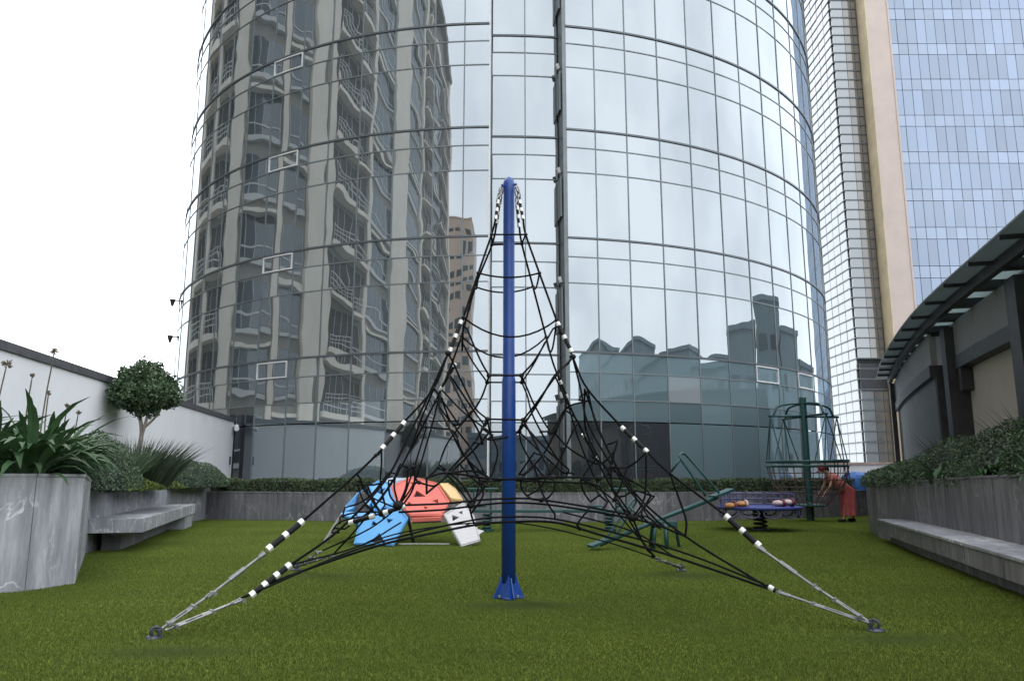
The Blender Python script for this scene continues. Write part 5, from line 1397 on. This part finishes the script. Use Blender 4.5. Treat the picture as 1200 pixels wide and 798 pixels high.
# dry flower stalks above the agapanthus
for (u0, v0, u1, v1, Y, hr, lb_) in ((-12, 470, 8, 427, 10.2, 0.075, 'dry flower stalk with round seed head at far left'), (27, 470, 38, 440, 10.6, 0.035, 'short dry flower stalk with a small bud left of the tallest stalk'), (44, 474, 64, 412, 10.4, 0.06, 'tallest dry flower stalk above the agapanthus'),
                                 (52, 470, 57, 460, 10.9, 0.04, 'shortest dry stalk beside the tallest one'), (70, 492, 79, 475, 11.3, 0.04, 'dry stalk leaning right above the agapanthus'), (82, 500, 92, 483, 11.6, 0.04, 'rightmost dry stalk above the grey-green mound')):
    a, b = AT(u0, v0 + 60, Y), AT(u1, v1, Y)
    a.z = max(a.z, 1.05)
    t = thing('flower_stalk', lb_, 'flower stalk', a, 'dry flower stalks')
    MB().tube(spline([a, a.lerp(b, 0.5) + Vector((-0.02, 0, 0)), b], 4), [0.009] * 8 + [0.006], 6).build('stem', M['stem'], t)
    mb = MB()
    for k in range(26):
        d = Vector((random.gauss(0, 1), random.gauss(0, 1), random.gauss(0.2, 1))).normalized()
        mb.tube([b, b + d * hr * random.uniform(0.6, 1.1)], [0.003, 0.009], 4)
    mb.build('seed_head', M['seed'] if i else M['lime'], t)
shrub('mound_shrub', 'rounded grey-green mound shrub beside the agapanthus', 'shrub', (-7.15, 13.2, 1.05), (0.72, 1.0, 0.95), 9000, 0.026, M['box'], 1.0, 0.06)
def rush(name, label, c, n, L_, w, m_, spread=0.5, lean=0.45, cat='plant'):
    t = thing(name, label, cat, c)
    V, F = [], []
    for k in range(n):
        a = random.uniform(0, 2 * math.pi); r0 = spread * math.sqrt(random.random())
        b = Vector((c[0] + r0 * math.cos(a), c[1] + r0 * math.sin(a), c[2]))
        d = Vector((math.cos(a) * lean * (0.3 + r0 / spread) + random.gauss(0, 0.12), math.sin(a) * lean * (0.3 + r0 / spread) + random.gauss(0, 0.12), 1)).normalized()
        l_ = L_ * random.uniform(0.55, 1.1); sdv_ = d.orthogonal().normalized(); sdv_.rotate(Matrix.Rotation(random.uniform(0, 6.28), 3, d)); sdv_ = sdv_ * w
        m1 = b + d * l_ * 0.55; tip = b + d * l_ + Vector((d.x, d.y, -0.3)) * l_ * 0.22
        i = len(V); V += [b - sdv_, b + sdv_, m1 + sdv_ * 0.8, m1 - sdv_ * 0.8, tip]
        F += [(i, i + 1, i + 2, i + 2), (i, i + 2, i + 3, i + 3), (i + 3, i + 2, i + 4, i + 4)]
    me_v = np.array([tuple(v) for v in V]); me_f = np.array([f[:3] for f in F])
    np_mesh('blades', me_v, me_f, m_, t)
    return t
rush('rush_clump', 'dark spiky rush clump under the topiary tree', (-8.0, 16.4, 1.05), 1500, 1.15, 0.012, M['rush'], 0.72, 0.55)
rush('rush_clump', 'lighter thin rush clump left of the topiary trunk', (-7.75, 14.9, 1.05), 700, 1.0, 0.010, M['box'], 0.42, 0.5)
shrub('groundcover', 'low yellow-green groundcover along the left planter edge', 'groundcover', (-7.45, 14.9, 1.0), (0.38, 1.5, 0.26), 3600, 0.030, M['lime'], 2.0, 0.1)
shrub('groundcover', 'low mid-green groundcover below the rush clump', 'groundcover', (-8.05, 17.6, 1.0), (0.35, 1.4, 0.26), 3000, 0.030, M['lime'], 3.0, 0.1)
shrub('hedge', 'small clipped hedge at the far end of the left planter', 'hedge', (-8.95, 21.6, 0.98), (0.48, 2.9, 0.72), 12000, 0.028, M['box'], 2.5, 0.04)

# topiary tree
tt = thing('topiary_tree', 'small topiary tree with a round clipped crown by the white wall', 'tree', (-8.25, 17, 1.0))
b0 = Vector((-8.22, 17, 0.95))
trunk = MB(); trunk.tube(spline([b0, b0 + Vector((0.02, 0, 0.7)), b0 + Vector((0.07, 0, 1.25)), b0 + Vector((-0.05, 0.03, 1.75)), b0 + Vector((-0.16, 0.05, 2.2))], 4), [0.062, 0.06, 0.058, 0.055, 0.052, 0.05, 0.048, 0.046, 0.044, 0.042, 0.04, 0.038, 0.036, 0.034, 0.032, 0.03, 0.026], 9)
trunk.tube(spline([b0 + Vector((0.06, 0, 1.15)), b0 + Vector((0.16, -0.02, 1.55)), b0 + Vector((0.24, -0.03, 2.1))], 4), [0.042, 0.04, 0.038, 0.036, 0.034, 0.032, 0.03, 0.027, 0.022], 8)
trunk.tube(spline([b0 + Vector((0.10, 0, 1.35)), b0 + Vector((0.34, 0.02, 1.62)), b0 + Vector((0.50, 0.02, 1.95))], 4), [0.026] * 9, 7)
trunk.tube(spline([b0 + Vector((-0.02, 0.02, 1.65)), b0 + Vector((-0.26, 0.0, 1.95)), b0 + Vector((-0.42, 0.0, 2.2))], 4), [0.024] * 9, 7)
trunk.build('trunk', M['bark'], tt, smooth=True)
pts_, nn_ = dome_points(10500, (-8.17, 17, 3.13), (0.66, 0.66, 0.56), 4.0, 0.5, 0.13, None)
keep = ~((pts_[:, 2] < 2.8) & (np.abs(pts_[:, 0] + 8.2) < 0.35) & (RNG.random(len(pts_)) < 0.55))
leaf_cloud('crown', pts_[keep], nn_[keep], 0.042, M['laurel'], tt, 0.5, 0.35)
p2_, n2_ = dome_points(1500, (-8.17, 17, 3.15), (0.72, 0.70, 0.62), 4.0, 0.2, 0.15, None)
leaf_cloud('outer_leaves', p2_, n2_, 0.045, M['laurel'], tt, 0.5, -0.1)
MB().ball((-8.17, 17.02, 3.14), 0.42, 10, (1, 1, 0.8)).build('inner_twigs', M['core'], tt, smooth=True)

# clipped hedge along the foot of the tower
bh = thing('box_hedge', 'long low clipped hedge on the curved planter below the glass tower', 'hedge', (0, 24, 0.7))
n = 34000
ph_ = RNG.uniform(ph0 + 0.5, ph1 - 0.5, n); rr_ = RB - 0.3 - 1.0 * RNG.random(n); zz_ = np.empty(n)
face = RNG.random(n) < 0.55
hz = 1.19 + 0.03 * np.sin(ph_ * 0.9) + 0.02 * np.sin(ph_ * 2.7)
zz_ = np.where(face, 0.72 + (hz - 0.72) * RNG.random(n), hz - 0.05 * RNG.random(n))
rr_ = np.where(face, RB - 0.30 - 0.09 * RNG.random(n) ** 2, rr_)
rr_ += 0.03 * np.sin(ph_ * 5) ; 
pts_ = np.stack([TC.x + rr_ * np.sin(np.radians(ph_)), TC.y - rr_ * np.cos(np.radians(ph_)), zz_], 1)
nn_ = np.where(face[:, None], np.stack([np.sin(np.radians(ph_)), -np.cos(np.radians(ph_)), 0.2 + 0 * ph_], 1), np.array([0, 0, 1.0]))
leaf_cloud('foliage', pts_, nn_, 0.034, M['hedge_back'], bh)
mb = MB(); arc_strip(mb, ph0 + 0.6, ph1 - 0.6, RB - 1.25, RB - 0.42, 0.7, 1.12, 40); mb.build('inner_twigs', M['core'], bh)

# right planter: mixed mounds and strap plants
RP = [((8.3, 16.4, 1.05), (0.75, 1.1, 0.55), 'low rounded shrub at the far end of the right planter', 'box', 8000, 0.030), ((8.15, 14.2, 1.1), (0.85, 1.3, 0.80), 'grey-green mound shrub in front of the pavilion column', 'box', 11000, 0.028),
      ((7.75, 12.0, 1.1), (0.85, 1.2, 0.92), 'grey-green mound shrub in the middle of the right planter', 'box', 11000, 0.028), ((7.3, 9.9, 1.1), (0.85, 1.2, 0.92), 'dark green mound shrub near the right edge', 'laurel', 11000, 0.030),
      ((6.6, 7.6, 1.1), (0.8, 1.2, 0.85), 'dark green mound shrub at the near end of the right planter', 'laurel', 9000, 0.032)]
for i, (c, r, lb_, key, n_, sz) in enumerate(RP): shrub('mound_shrub', lb_, 'shrub', c, r, n_, sz, M[key], 1.7 * i + 0.3, 0.12)
for (x, y, s_, lb_) in ((7.75, 15.4, 0.62, 'strap-leaved plant spilling over the far end of the right planter'), (7.3, 13.4, 0.6, 'strap-leaved plant second from the far end on the right planter'), (6.85, 11.3, 0.6, 'strap-leaved plant in the middle of the right planter edge'),
                        (6.35, 9.4, 0.62, 'strap-leaved plant at the right edge of the picture on the planter'), (5.9, 8.0, 0.6, 'strap-leaved plant nearest the camera on the right planter')):
    agapanthus(lb_, x, y, 1.12, 46, s_, group='strap plants on the right planter')
rush('rush_clump', 'spiky rush clump in front of the pavilion column', (9.2, 15.6, 1.2), 260, 1.1, 0.011, M['rush'], 0.5, 0.35)
rush('rush_clump', 'tall thin rush clump against the pale pavilion wall', (8.9, 12.6, 1.3), 140, 1.35, 0.011, M['rush'], 0.55, 0.5)
rush('rush_clump', 'spiky rush clump rising at the right edge of the picture', (8.3, 10.6, 1.3), 200, 1.2, 0.011, M['rush'], 0.5, 0.5)
